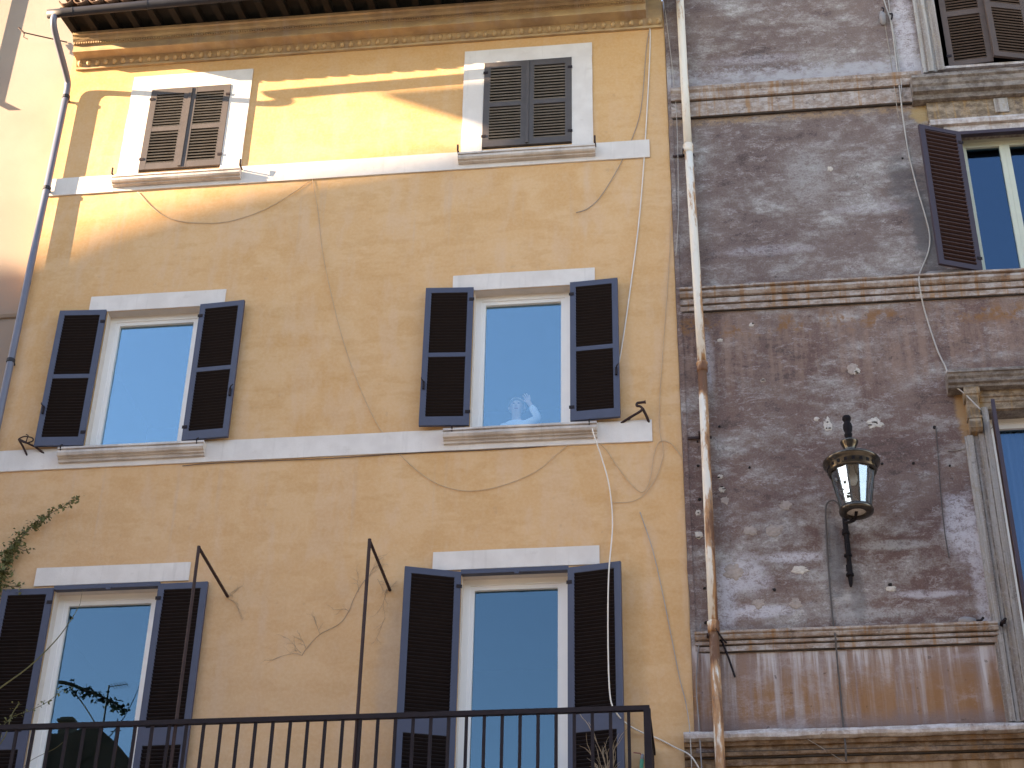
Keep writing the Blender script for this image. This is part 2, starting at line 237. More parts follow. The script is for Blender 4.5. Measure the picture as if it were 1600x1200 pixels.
# ------------------------------------------------------------------ mesh helpers
class MB:
    def __init__(s): s.v = []; s.f = []
    def add(s, vs, fs):
        o = len(s.v); s.v += [tuple(v) for v in vs]; s.f += [tuple(i+o for i in f) for f in fs]; return s
    def box(s, x0, x1, y0, y1, z0, z1, mtx=None):
        p = [V((x, y, z)) for x in (x0, x1) for y in (y0, y1) for z in (z0, z1)]
        if mtx: p = [mtx @ q for q in p]
        return s.add(p, [(0, 1, 3, 2), (4, 6, 7, 5), (0, 4, 5, 1), (2, 3, 7, 6), (0, 2, 6, 4), (1, 5, 7, 3)])
    def tube(s, pts, r, n=6, cap=True):
        pts = [V(p) for p in pts]; rs = r if isinstance(r, (list, tuple)) else [r]*len(pts); vs = []; prev = None
        for i, p in enumerate(pts):
            d = (pts[min(i+1, len(pts)-1)] - pts[max(i-1, 0)]).normalized()
            a = prev if prev is not None else (V((0, 0, 1)) if abs(d.z) < .9 else V((1, 0, 0)))
            a = (a - d*a.dot(d)).normalized(); prev = a; b = d.cross(a)
            vs += [p + (a*cos(2*pi*k/n) + b*sin(2*pi*k/n))*rs[i] for k in range(n)]
        fs = [(i*n+k, i*n+(k+1) % n, (i+1)*n+(k+1) % n, (i+1)*n+k) for i in range(len(pts)-1) for k in range(n)]
        if cap: fs += [tuple(range(n))[::-1], tuple((len(pts)-1)*n+k for k in range(n))]
        return s.add(vs, fs)
    def lathe(s, prof, c=(0, 0, 0), n=24, a0=0, a1=2*pi):
        c = V(c); full = abs(a1-a0) > 6.28; m_ = n if full else n+1; vs = []
        for r, z in prof: vs += [c + V((r*cos(a0+(a1-a0)*k/n), r*sin(a0+(a1-a0)*k/n), z)) for k in range(m_)]
        fs = [(i*m_+k, i*m_+(k+1) % m_, (i+1)*m_+(k+1) % m_, (i+1)*m_+k) for i in range(len(prof)-1) for k in range(n if full else n)]
        return s.add(vs, fs)
    def run(s, prof, x0, x1, nseg=1, jit=0):         # (y, z) outline swept along x
        n = len(prof); vs = []
        for i in range(nseg+1):
            x = x0 + (x1-x0)*i/nseg
            for j, (y, z) in enumerate(prof):
                q = jit*(mn.noise(V((x*2.3, j*3.1, 1.7))) + .6*mn.noise(V((x*7, j*3.1, 4)))) if jit else 0
                vs.append((x, y+q*.5, z+q))
        fs = [(i*n+k, i*n+(k+1) % n, (i+1)*n+(k+1) % n, (i+1)*n+k) for i in range(nseg) for k in range(n)]
        fs += [tuple(range(n))[::-1], tuple(nseg*n+k for k in range(n))]
        return s.add(vs, fs)
    def prism(s, poly, y0, y1):                      # (x, z) outline pushed from y0 to y1
        n = len(poly); vs = [(x, y0, z) for x, z in poly] + [(x, y1, z) for x, z in poly]
        return s.add(vs, [tuple(range(n)), tuple(range(n, 2*n))[::-1]] + [(k, k+n, (k+1) % n+n, (k+1) % n) for k in range(n)])
    def mesh(s, name, mat, smooth=False, fix=True):
        me = bpy.data.meshes.new(name); me.from_pydata(s.v, [], s.f); me.materials.append(mat)
        if fix:
            b = bmesh.new(); b.from_mesh(me); bmesh.ops.recalc_face_normals(b, faces=b.faces); b.to_mesh(me); b.free()
        if smooth: me.polygons.foreach_set('use_smooth', [True]*len(me.polygons))
        return me
    def build(s, name, mat, parent=None, smooth=False, **kw):
        return link(name, s.mesh(name, mat, smooth), parent, **kw)
def link(name, me, parent=None, loc=None, rot=None, **kw):
    o = bpy.data.objects.new(name, me); COL.objects.link(o)
    if loc: o.location = loc
    if rot: o.rotation_euler = rot
    if parent:
        o.parent = parent
        if parent.get('is_root'): o.matrix_parent_inverse = Matrix.Translation(-parent.location)
    for k, v in kw.items(): o[k] = v
    return o
def tag(o, label, cat, group=None):
    o['label'] = label; o['category'] = cat
    if group: o['group'] = group
    return o
roots = []
def thing(name, label, cat, loc=(0, 0, 0), group=None):
    o = bpy.data.objects.new(name, None); COL.objects.link(o); o.location = loc; o.empty_display_size = .2; o['is_root'] = 1; roots.append(o)
    return tag(o, label, cat, group)
def spline(pts, k=6):
    pts = [V(p) for p in pts]; out = []
    for i in range(len(pts)-1):
        a, b, c, d = pts[max(i-1, 0)], pts[i], pts[i+1], pts[min(i+2, len(pts)-1)]
        for j in range(k):
            t = j/k; out.append(.5*((2*b) + (c-a)*t + (2*a-5*b+4*c-d)*t*t + (3*b-a-3*c+d)*t**3))
    return out + [pts[-1]]
def wall_with_holes(x0, x1, z0, z1, holes, y=0, extra=()):
    xs = sorted({x0, x1, *[h[0] for h in holes], *[h[1] for h in holes]}); zs = sorted({z0, z1, *[h[2] for h in holes], *[h[3] for h in holes]})
    mb = MB(); idx = {}
    for i, x in enumerate(xs):
        for j, z in enumerate(zs): idx[i, j] = len(mb.v); mb.v.append((x, y, z))
    for i in range(len(xs)-1):
        for j in range(len(zs)-1):
            cx, cz = (xs[i]+xs[i+1])/2, (zs[j]+zs[j+1])/2
            if not any(h[0] < cx < h[1] and h[2] < cz < h[3] for h in holes): mb.f.append((idx[i, j], idx[i+1, j], idx[i+1, j+1], idx[i, j+1]))
    return mb
def reveal(h, d, y0=0.001):
    x0, x1, z0, z1 = h; mb = MB()
    mb.add([(x0, y0, z0), (x0, y0, z1), (x0, d, z1), (x0, d, z0), (x1, y0, z0), (x1, y0, z1), (x1, d, z1), (x1, d, z0)], [(0, 1, 2, 3), (4, 7, 6, 5), (1, 5, 6, 2), (0, 3, 7, 4)]); return mb
def room(h, y0, y1=3.2, grow=.5):
    x0, x1, z0, z1 = h[0]-grow, h[1]+grow, h[2]-.9, h[3]+.25; mb = MB()
    p = [(x, y, z) for x in (x0, x1) for y in (y0, y1) for z in (z0, z1)]
    mb.add(p, [(0, 1, 3, 2), (4, 6, 7, 5), (2, 3, 7, 6), (0, 2, 6, 4), (1, 5, 7, 3)])
    a, b = h[0], h[1]                                # front face left open at the window
    mb.add([(x0, y0, z0), (a, y0, z0), (a, y0, z1), (x0, y0, z1)], [(0, 1, 2, 3)]); mb.add([(b, y0, z0), (x1, y0, z0), (x1, y0, z1), (b, y0, z1)], [(0, 1, 2, 3)])
    mb.add([(a, y0, z0), (b, y0, z0), (b, y0, h[2]), (a, y0, h[2])], [(0, 1, 2, 3)]); mb.add([(a, y0, h[3]), (b, y0, h[3]), (b, y0, z1), (a, y0, z1)], [(0, 1, 2, 3)])
    return mb
def window(parent, h, y, mat, gl, fw=.075, sw=.05, mull=None, name='window_frame'):
    x0, x1, z0, z1 = h; f = MB()
    f.box(x0, x0+fw, y, y+.07, z0, z1); f.box(x1-fw, x1, y, y+.07, z0, z1); f.box(x0+fw, x1-fw, y, y+.07, z1-fw, z1); f.box(x0+fw, x1-fw, y, y+.07, z0, z0+fw)
    fr = f.build(name, mat, parent)
    cuts = [x0+fw] + ([mull-.001, mull+.001] if mull else []) + [x1-fw]
    for i in range(0, len(cuts), 2):
        a, b = cuts[i], cuts[i+1]; c, d = z0+fw, z1-fw; s_ = MB(); ya, yb = y+.012, y+.069
        s_.box(a, a+sw, ya, yb, c, d); s_.box(b-sw, b, ya, yb, c, d); s_.box(a+sw, b-sw, ya, yb, d-sw, d); s_.box(a+sw, b-sw, ya, yb, c, c+sw)
        s_.build('sash', mat, fr)
        MB().box(a+sw-.004, b-sw+.004, y+.050, y+.056, c+sw-.004, d-sw+.004).build('pane', gl, fr)
    return fr
slat_cache = {}
def slat_mesh(L, mat, tilt, dep=.048):
    k = (round(L, 3), mat.name, tilt)
    th_ = .009 if tilt > 0 else (.007 if tilt > -20 else .0045)
    if k not in slat_cache: slat_cache[k] = MB().box(-L/2, L/2, -dep/2, dep/2, -th_, th_, Matrix.Rotation(R(tilt), 4, 'X')).mesh('slat', mat)
    return slat_cache[k]
def shutter(parent, w, h, side, loc, ang, fm, sm, tilt, mids=((.5, .06),), st=.072, top=.075, bot=.12, pitch=.042, joined=None, latch=None, label=None):
    """leaf hinged at local x = 0 and running to side*w; side = +1 right, -1 left"""
    f = MB(); X = lambda a, b: (min(side*a, side*b), max(side*a, side*b)); t = .02
    f.box(*X(0, st), -t, t, 0, h); f.box(*X(w-st, w), -t, t, 0, h); f.box(*X(st, w-st), -t+.001, t-.001, 0, bot); f.box(*X(st, w-st), -t+.001, t-.001, h-top, h)
    lim = [bot]
    for fr, th in mids: f.box(*X(st, w-st), -t+.001, t-.001, fr*h-th/2, fr*h+th/2); lim += [fr*h-th/2, fr*h+th/2]
    lim.append(h-top)
    sh = f.build('shutter', fm, parent, loc=loc, rot=(0, 0, ang))
    if label: sh['label'] = label
    L = w-2*st+.012; me = slat_mesh(L, sm, tilt)
    for i in range(0, len(lim), 2):
        n = int(round((lim[i+1]-lim[i])/pitch)); p = (lim[i+1]-lim[i])/n
        for k in range(n):
            q = V((side*w/2, 0, lim[i]+(k+.5)*p)); jr = random.uniform(-1.5, 1.5)
            if joined is None: link('slat', me, sh, loc=q, rot=(R(jr), 0, R(random.uniform(-.3, .3))))
            else:
                mt = Matrix.Translation(V(loc)) @ Matrix.Rotation(ang, 4, 'Z') @ Matrix.Translation(q) @ Matrix.Rotation(R(tilt+jr), 4, 'X')
                joined.box(-L/2, L/2, -.024, .024, -.0045, .0045, mt)
    if latch:
        l_ = MB().box(-.012, .012, -.045, -.02, -.05, .05).tube([(0, -.045, .04), (side*.02, -.07, .06), (side*.03, -.05, .09)], .007, 6)
        l_.build('latch', M['iron'], sh, loc=(side*(w-.035), 0, latch))
    for z in (.18, h-.18): MB().box(*X(-.012, .05), -.028, -.021, z-.02, z+.02).build('hinge', M['iron'], sh)
    return sh

# ================================================================== the ground
g = MB().add([(-400, -400, 0), (400, -400, 0), (400, 400, 0), (-400, 400, 0)], [(0, 1, 2, 3)]).build('street', M['street']); g['kind'] = 'structure'

# ================================================================== the yellow house
HX0, HX1, HZ = -8.55, -.25, 18.8
house = thing('yellow_house', 'ochre yellow plastered house with white stone bands and six shuttered windows under a tiled eave', 'house', (-4.4, 0, 0))
TL, TR = (-7.30, -6.18, 16.36, 17.81), (-2.68, -1.50, 16.36, 17.86)
ML, MR = (-7.38, -6.17, 12.05, 14.08), (-2.71, -1.53, 12.05, 14.08)
BL, BR = (-7.42, -6.20, 7.12, 10.19), (-2.74, -1.56, 7.12, 10.19)
wl = wall_with_holes(HX0, HX1, 0, HZ, (TL, TR, ML, MR, BL, BR))
wl.add([(HX0, 0, 0), (HX0, 7, 0), (HX0, 7, HZ), (HX0, 0, HZ), (HX1, 0, 0), (HX1, 7, 0), (HX1, 7, HZ), (HX1, 0, HZ)], [(0, 3, 2, 1), (4, 5, 6, 7), (1, 2, 6, 5), (3, 7, 6, 2)])
me = wl.mesh('wall', M['yellow'], fix=False); link('wall', me, house)
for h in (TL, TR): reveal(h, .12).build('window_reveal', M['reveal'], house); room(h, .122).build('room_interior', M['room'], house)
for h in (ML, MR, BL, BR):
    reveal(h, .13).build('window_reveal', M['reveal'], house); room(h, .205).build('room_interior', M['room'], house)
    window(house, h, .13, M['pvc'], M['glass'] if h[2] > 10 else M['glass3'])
# string courses
MB().run([(.01, 16.035), (-.022, 16.035), (-.022, 16.325), (.01, 16.325)], -8.53, -7.60, 10, .006).run([(.01, 16.035), (-.022, 16.035), (-.022, 16.325), (.01, 16.325)], -5.885, -.50, 60, .006).run([(.01, 16.04), (-.020, 16.04), (-.020, 16.13), (.01, 16.13)], -7.60, -5.885, 20, .004).build('string_course', M['trim'], house)
MB().run([(.01, 11.80), (-.022, 11.80), (-.022, 12.085), (.01, 12.085)], -8.53, -.585, 90, .006).build('string_course', M['trim'], house)
# carved eaves: cornice, rafters, tiles, gutter
CX0, CX1 = -8.47, -.48
cp = [(.02, 18.29), (-.035, 18.29), (-.035, 18.325), (-.02, 18.335), (-.05, 18.37), (-.075, 18.43), (-.11, 18.435), (-.235, 18.43), (-.235, 18.545), (-.25, 18.55), (-.255, 18.58), (-.275, 18.585), (-.30, 18.61), (-.315, 18.65), (-.34, 18.66), (-.345, 18.70), (.02, 18.70)]
corn = MB().run(cp, CX0, CX1, 60, .004).build('cornice', M['cornice'], house)
bp_ = [(.02, 18.29), (-.035, 18.29), (-.035, 18.325), (-.02, 18.335), (-.05, 18.37), (-.075, 18.43), (-.075, 18.80), (.02, 18.80)]
MB().run(bp_, CX1, HX1-.02, 4, .004).build('cornice_end', M['cornice'], corn)
egg = MB().lathe([(.001, -.046), (.022, -.038), (.034, -.012), (.033, .015), (.022, .036), (.001, .044)], n=8).mesh('egg', M['cornice'], True)
n = 66
for i in range(n):
    x = CX0+.06+(HX1-CX0-.12)*i/(n-1)
    link('egg', egg, corn, loc=(x, -.052+random.uniform(-.004, .004), 18.378), rot=(R(28), 0, random.uniform(0, 1)))
bd = MB()
for i in range(230):
    x = CX0+.02+(CX1-CX0-.04)*i/229; bd.box(x-.010, x+.010, -.272, -.248, 18.548, 18.578)
bd.build('bead_row', M['cornice'], corn, kind='stuff')
slope = .25                                           # roof rises going back
def zr(y, z0=18.60): return z0 + (y+.80)*slope
RX0, RX1 = -8.50, 4.2
RX1 = -.30
dk = MB()
for x0, x1 in ((RX0, RX1),):
    dk.add([(x0, -.80, zr(-.80)+.10), (x1, -.80, zr(-.80)+.10), (x1, 7, zr(7)+.10), (x0, 7, zr(7)+.10), (x0, -.80, zr(-.80)+.13), (x1, -.80, zr(-.80)+.13), (x1, 7, zr(7)+.13), (x0, 7, zr(7)+.13)], [(0, 1, 2, 3), (4, 7, 6, 5), (0, 4, 5, 1), (3, 2, 6, 7), (0, 3, 7, 4), (1, 5, 6, 2)])
roof = dk.build('roof', M['wood'], house)
raf = MB().add([(x, y, z) for x in (-.045, .045) for y, z in ((-.78, zr(-.78)+.03), (-.74, zr(-.74)-.01), (1.2, zr(1.2)), (1.2, zr(1.2)+.099), (-.78, zr(-.78)+.099))], [(0, 1, 2, 3, 4), (9, 8, 7, 6, 5), (0, 5, 6, 1), (1, 6, 7, 2), (4, 3, 8, 9), (0, 4, 9, 5), (2, 7, 8, 3)]).mesh('rafter', M['wood'])
for i in range(27): link('rafter', raf, roof, loc=(RX0+.05+i*.303, 0, 0))
arch = [(.092*cos(a), .075*sin(a)) for a in [pi*k/8 for k in range(9)]]; arch2 = [(.077*cos(a), .060*sin(a)) for a in [pi*k/8 for k in range(9)]]
def tile_mesh(flip):
    mb = MB(); n9 = 9; vs = []
    for y, sc in ((0, 1), (.42, .82)):
        for pr in (arch, arch2): vs += [(px*sc, y, (pz if not flip else -pz)*sc + y*slope) for px, pz in pr]
    fs = []
    for k in range(8): fs += [(k, k+1, 18+k+1, 18+k), (9+k, 27+k, 27+k+1, 9+k+1), (k, 9+k, 9+k+1, k+1), (18+k, 18+k+1, 27+k+1, 27+k)]
    fs += [(0, 18, 27, 9), (8, 17, 35, 26)]
    return mb.add(vs, fs).mesh('roof_tile', M['tile'], True)
tc, tp = tile_mesh(False), tile_mesh(True)
for i in range(39):
    x = RX0+.08+i*.212
    for row in range(2):
        yy = -.855+row*.36+random.uniform(-.012, .012)
        link('roof_tile', tp, roof, loc=(x, yy, zr(yy)+.215+row*.012), rot=(0, 0, R(random.uniform(-1.5, 1.5))))
        yc = -.845+row*.36+random.uniform(-.025, .02)
        link('roof_tile', tc, roof, loc=(x+.106, yc, zr(yc)+.205+row*.012), rot=(0, 0, R(random.uniform(-2.5, 2.5))))
sh_ = MB(); sh_.add([(RX0, -.35, zr(-.35)+.20), (RX1, -.35, zr(-.35)+.20), (RX1, 7, zr(7)+.20), (RX0, 7, zr(7)+.20)], [(0, 1, 2, 3)]); sh_.build('tile_field', M['tile'], roof)
GZ = lambda x: 18.545 + (x+8.5)*.022
gp = [(-.897+.055*cos(a), .058*sin(a)-.058+.0) for a in [pi+pi*k/8 for k in range(9)]]
gu = MB(); n = 40
ou = [(-.897+.062*cos(pi+pi*k/8), .098*sin(pi+pi*k/8)) for k in range(9)]; inn = [(-.897+.056*cos(pi+pi*k/8), .092*sin(pi+pi*k/8)) for k in range(8, -1, -1)]
gprof = ou+inn; vs_ = []; gx = [-8.60+i*(8.9)/n for i in range(n+1)]
for x in gx: vs_ += [(x, y, GZ(x)+z) for y, z in gprof]
q = len(gprof); gu.add(vs_, [(i*q+k, i*q+(k+1) % q, (i+1)*q+(k+1) % q, (i+1)*q+k) for i in range(n) for k in range(q)] + [tuple(range(9))[::-1]])
gut = gu.build('gutter', M['gutter'], house, smooth=True)
for i in range(8):
    x = -8.25+i*1.05; MB().run([(y*1, GZ(x)+z) for y, z in [(-.897+.066*cos(pi+pi*k/8), .103*sin(pi+pi*k/8)) for k in range(9)] + [(-.897+.0625*cos(pi+pi*k/8), .0985*sin(pi+pi*k/8)) for k in range(8, -1, -1)]], x-.012, x+.012).build('gutter_strap', M['gutter'], gut)
# windows of the top floor: surround, sill, closed shutters
for h, (a, b, top) in ((TL, (-7.59, -5.90, 18.07)), (TR, (-2.955, -1.225, 18.10))):
    s_ = MB(); y0 = -.028
    s_.run([(.01, h[3]), (y0, h[3]), (y0, top), (.01, top)], a, b, 14, .005)
    def side(xa, xb):
        k = 14
        for i in range(k):
            z0, z1 = 16.24+(h[3]-16.24)*i/k, 16.24+(h[3]-16.24)*(i+1)/k; j = .012*mn.noise(V((xa*5, z0*3, 0))); jj = .012*mn.noise(V((xa*5, z1*3, 0)))
            o = -1 if xa < (a+b)/2 else 1; L0, L1 = (xa+(j if o < 0 else 0), xb+(j if o > 0 else 0)); P0, P1 = (xa+(jj if o < 0 else 0), xb+(jj if o > 0 else 0))
            s_.add([(L0, y0, z0), (L1, y0, z0), (P1, y0, z1), (P0, y0, z1), (L0, .01, z0), (L1, .01, z0), (P1, .01, z1), (P0, .01, z1)], [(0, 1, 2, 3), (0, 3, 7, 4), (1, 5, 6, 2)])
    side(a, h[0]); side(h[1], b); s_.build('window_surround', M['trim'], house)
    x0, x1 = a-.02, b+.03
    MB().run([(.01, 16.24), (-.125, 16.23), (-.132, 16.20), (-.110, 16.196), (-.110, 16.187), (-.125, 16.182), (-.125, 16.150), (-.108, 16.130), (-.075, 16.122), (-.075, 16.108), (-.04, 16.10), (.01, 16.10)], x0, x1, 20, .004).build('sill', M['sill'], house)
    for x in (x0+.0, x1-.0): MB().tube([(x, -.03, 16.26), (x, -.14, 16.255), (x, -.145, 16.34)], .014, 6).build('sill_hook', M['rustiron'], house)
    wd = (h[1]-h[0])/2-.006
    shutter(house, wd, h[3]-h[2]-.02, 1, (h[0]+.003, -.018, h[2]+.01), 0, M['outer'], M['slat_out'], 38, st=.085, top=.10, bot=.10, mids=((.49, .075),), pitch=.050)
    shutter(house, wd, h[3]-h[2]-.02, -1, (h[1]-.003, -.018, h[2]+.01), 0, M['outer'], M['slat_out'], 38, st=.085, top=.10, bot=.10, mids=((.49, .075),), pitch=.050)
    MB().box((h[0]+h[1])/2-.022, (h[0]+h[1])/2+.022, -.052, -.0385, h[2]+.03, h[3]-.03).build('meeting_strip', M['outer'], house)
# middle floor: lintel, sill, open shutters
for h, a, b in ((ML, -7.635, -5.875), (MR, -2.985, -1.225)):
    MB().run([(.01, 14.085), (-.016, 14.085), (-.016, 14.325), (.01, 14.325)], a, b, 16, .004).build('lintel', M['trim'], house)
    MB().run([(.12, 12.05), (-.135, 12.035), (-.142, 12.005), (-.118, 12.000), (-.118, 11.990), (-.135, 11.985), (-.138, 11.955), (-.122, 11.928), (-.085, 11.920), (-.085, 11.905), (-.060, 11.900), (-.055, 11.872), (.01, 11.868)], a-.02, b+.01, 24, .006).build('sill', M['sill'], house)
shutter(house, .595, 1.985, -1, (-7.385, -.045, 12.09), R(3.5), M['slate'], M['slat_in'], -40, latch=.50)
shutter(house, .575, 1.985, 1, (-6.165, -.045, 12.09), R(-4), M['slate'], M['slat_in'], -40, latch=.62)
shutter(house, .59, 1.985, -1, (-2.715, -.045, 12.11), R(4), M['slate'], M['slat_in'], -40, latch=.55)
shutter(house, .585, 1.985, 1, (-1.525, -.045, 12.10), R(-4), M['slate'], M['slat_in'], -40, latch=.62)
for x in (-7.62, -5.95, -2.90, -1.30): MB().tube([(x, -.13, 11.99), (x, -.145, 12.05), (x+.01, -.12, 12.075)], .008, 6).build('shutter_stay', M['iron'], house)
# French windows behind the balcony
jn = MB()
for h, a, b in ((BL, -7.69, -5.87), (BR, -3.075, -1.21)):
    MB().run([(.01, 10.255), (-.016, 10.255), (-.016, 10.485), (.01, 10.485)], a, b, 16, .004).build('lintel', M['trim'], house)
    MB().box(h[0]-.01, h[1]+.01, -.045, .03, 10.185, 10.235).box((h[0]+h[1])/2-.0, (h[0]+h[1])/2+.05, -.06, -.045, 10.16, 10.20).build('shutter_head', M['slate'], house)
    MB().box(h[0], h[1], -.02, .12, 7.08, 7.125).build('threshold', M['sill'], house)
bk = dict(mids=((.405, .20),), st=.075, bot=.14)
shutter(house, .60, 3.06, -1, (BL[0]-.005, -.045, 7.14), R(1), M['slate'], M['slat_in'], -40, joined=jn, **bk)
shutter(house, .575, 3.06, 1, (BL[1]+.005, -.045, 7.14), R(-1), M['slate'], M['slat_in'], -40, joined=jn, **bk)
shutter(house, .63, 3.06, -1, (BR[0]-.005, -.045, 7.14), R(18), M['slate'], M['slat_in'], -40, joined=jn, **bk)
shutter(house, .60, 3.06, 1, (BR[1]+.005, -.045, 7.14), R(-11), M['slate'], M['slat_in'], -40, joined=jn, **bk)
jn.build('slats', M['slat_in'], house, kind='stuff')

# ================================================================== the dark palazzo on the right
pal = thing('weathered_palazzo', 'weathered plum brown palazzo with peeling plaster and heavy stone mouldings', 'building', (2.5, 0, 0))
W1, W2, W3 = (3.34, 4.50, 17.20, 19.6), (3.36, 4.42, 13.90, 16.10), (3.20, 4.30, 7.4, 12.0)
pw = wall_with_holes(0.0, 7.0, 0, 22, (W1, W2, W3))
pw.add([(7, 0, 0), (7, 8, 0), (7, 8, 22), (7, 0, 22), (-.25, 0, 19), (-.25, 8, 19), (-.25, 8, 22), (-.25, 0, 22), (0, 0, 19), (0, 0, 22)], [(0, 1, 2, 3), (4, 7, 6, 5), (4, 8, 9, 7), (3, 2, 6, 7)])
link('wall', pw.mesh('wall', M['palazzo'], fix=False), pal)
# ragged strip of the palazzo that laps over the end of the yellow wall
st_ = MB(); k = 130; vs_ = []
for i in range(k+1):
    z = i*22/k; j = .014*mn.noise(V((0, z*2.6, 3))) + .010*mn.noise(V((0, z*9, 7)))
    vs_ += [(-.245+j, .02, z), (-.240+j, -.028, z), (-.19+j*.5, -.034, z), (-.175, -.022, z), (-.02, -.020, z), (.035, -.018, z), (.04, .02, z)]
st_.add(vs_, [(i*7+a, i*7+a+1, (i+1)*7+a+1, (i+1)*7+a) for i in range(k) for a in range(6)])
st_.build('corner_strip', M['palazzo'], pal)
mp1 = [(.02, 16.62), (-.004, 16.62), (-.004, 16.645), (-.050, 16.645), (-.050, 16.885), (-.012, 16.890), (-.012, 16.912), (-.075, 16.915), (-.082, 16.95), (-.070, 17.03), (-.100, 17.06), (-.105, 17.11), (.02, 17.13)]
MB().run(mp1, -.20, 3.02, 60, .007).build('moulding', M['mould'], pal)
mp2 = [(.02, 13.555), (-.004, 13.555), (-.004, 13.575), (-.040, 13.575), (-.042, 13.640), (-.010, 13.643), (-.010, 13.660), (-.060, 13.662), (-.062, 13.730), (-.030, 13.733), (-.030, 13.748), (-.085, 13.752), (-.112, 13.785), (-.105, 13.822), (-.080, 13.832), (-.080, 13.844), (-.125, 13.848), (-.125, 13.872), (.02, 13.885)]
MB().run(mp2, -.20, 7, 90, .007).build('moulding', M['mould'], pal)
mp3 = [(.02, 9.14), (-.004, 9.14), (-.004, 9.158), (-.036, 9.158), (-.036, 9.212), (-.010, 9.214), (-.010, 9.230), (-.056, 9.232), (-.058, 9.262), (-.030, 9.265), (-.030, 9.278), (-.080, 9.281), (-.098, 9.31), (-.085, 9.328), (-.110, 9.338), (-.112, 9.362), (.02, 9.38)]
MB().run(mp3, -.20, 2.95, 60, .007).build('moulding', M['mould'], pal)
MB().run([(.02, 8.150), (-.08, 8.150), (-.118, 8.165), (-.125, 8.205), (-.10, 8.245), (.02, 8.275)], -.36, 7, 110, .016).build('moulding', M['mould_pale'], pal)
MB().run([(.02, 7.90), (-.02, 7.90), (-.024, 7.965), (-.005, 7.970), (-.005, 7.985), (-.062, 7.988), (-.066, 8.028), (-.02, 8.032), (-.02, 8.098), (-.050, 8.10), (-.058, 8.148), (.02, 8.148)], -.36, 7, 50, .008).build('moulding', M['mould_brown'], pal)
M['grime_shade'] = plain('grimy_groove_shade', (.045, .036, .032), .95, .3, 9)  # dark colour for the shade and dirt lines inside the moulding grooves
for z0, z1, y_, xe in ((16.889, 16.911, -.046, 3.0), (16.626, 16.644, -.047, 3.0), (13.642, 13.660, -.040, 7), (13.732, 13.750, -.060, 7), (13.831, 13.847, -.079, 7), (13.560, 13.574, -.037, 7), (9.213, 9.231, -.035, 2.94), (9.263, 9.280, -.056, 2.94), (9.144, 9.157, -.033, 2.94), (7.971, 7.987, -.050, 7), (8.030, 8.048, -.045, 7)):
    MB().run([(.0, z0), (y_+.012, z0), (y_+.010, z1), (.0, z1)], -.19, xe, 50, .004).build('groove_shade_strip', M['grime_shade'], pal)
# upper right window: stepped jamb, ajar shutters, sill
MB().prism([(3.06, 17.14), (3.33, 17.14), (3.33, 20), (3.06, 20)], -.035, .02).prism([(3.12, 17.14), (3.20, 17.14), (3.20, 20), (3.12, 20)], -.055, -.0351).prism([(3.24, 17.14), (3.33, 17.14), (3.33, 20), (3.24, 20)], -.065, -.0351).build('window_jamb', M['jamb'], pal)
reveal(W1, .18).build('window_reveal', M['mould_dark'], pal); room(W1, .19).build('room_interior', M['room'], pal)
shutter(pal, .56, 2.3, 1, (3.40, .01, 17.23), R(-5), M['brownsh'], M['brownsl'], 38, mids=((.40, .09),), st=.075, top=.09, bot=.08, pitch=.05)
shutter(pal, .56, 2.3, -1, (4.49, -.01, 17.23), R(14), M['brownsh'], M['brownsl'], 38, mids=((.40, .09),), st=.075, top=.09, bot=.08, pitch=.05)
MB().box(3.30, 5.2, -.05, .15, 17.165, 17.205).build('sill', M['mould_pale'], pal)
# entablature over the middle window
MB().run([(.02, 16.60), (-.12, 16.60), (-.14, 16.66), (-.20, 16.675), (-.21, 16.74), (-.235, 16.76), (-.25, 16.82), (-.28, 16.84), (-.28, 16.885), (.02, 16.99)], 2.86, 7, 40, .006).build('window_cornice', M['mould_dark'], pal)
fr_ = MB().run([(.02, 16.30), (-.055, 16.30), (-.055, 16.599), (.02, 16.599)], 3.03, 7, 10, .002).build('frieze', M['mould_ochre'], pal)
for x in (3.86, 4.75): MB().prism([(x, 16.35), (x+.17, 16.35), (x+.17, 16.58), (x, 16.58)], -.075, -.0551).build('frieze_block', M['jamb'], fr_)
MB().run([(.02, 16.19), (-.05, 16.19), (-.085, 16.20), (-.09, 16.26), (-.07, 16.299), (.02, 16.299)], 3.04, 7, 20, .006).run([(.02, 16.10), (-.04, 16.10), (-.045, 16.189), (.02, 16.189)], 3.20, 7, 20, .004).build('architrave', M['mould_pale'], pal)
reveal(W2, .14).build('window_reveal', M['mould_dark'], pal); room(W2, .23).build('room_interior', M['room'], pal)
window(pal, W2, .14, M['cream'], M['glass2'], .05, .06, mull=3.94)
MB().box(3.33, 4.5, -.05, .02, 16.045, 16.095).build('shutter_head', M['plum'], pal)
shutter(pal, .56, 2.17, -1, (3.385, -.04, 13.91), R(21), M['plum'], M['plum_slat'], -18, mids=(), st=.07, top=.06, bot=.07, pitch=.062)
MB().prism([(2.70, 13.885), (3.20, 13.885), (3.22, 13.93), (2.74, 13.925)], -.09, .01).build('ledge_flashing', M['grey'], pal)
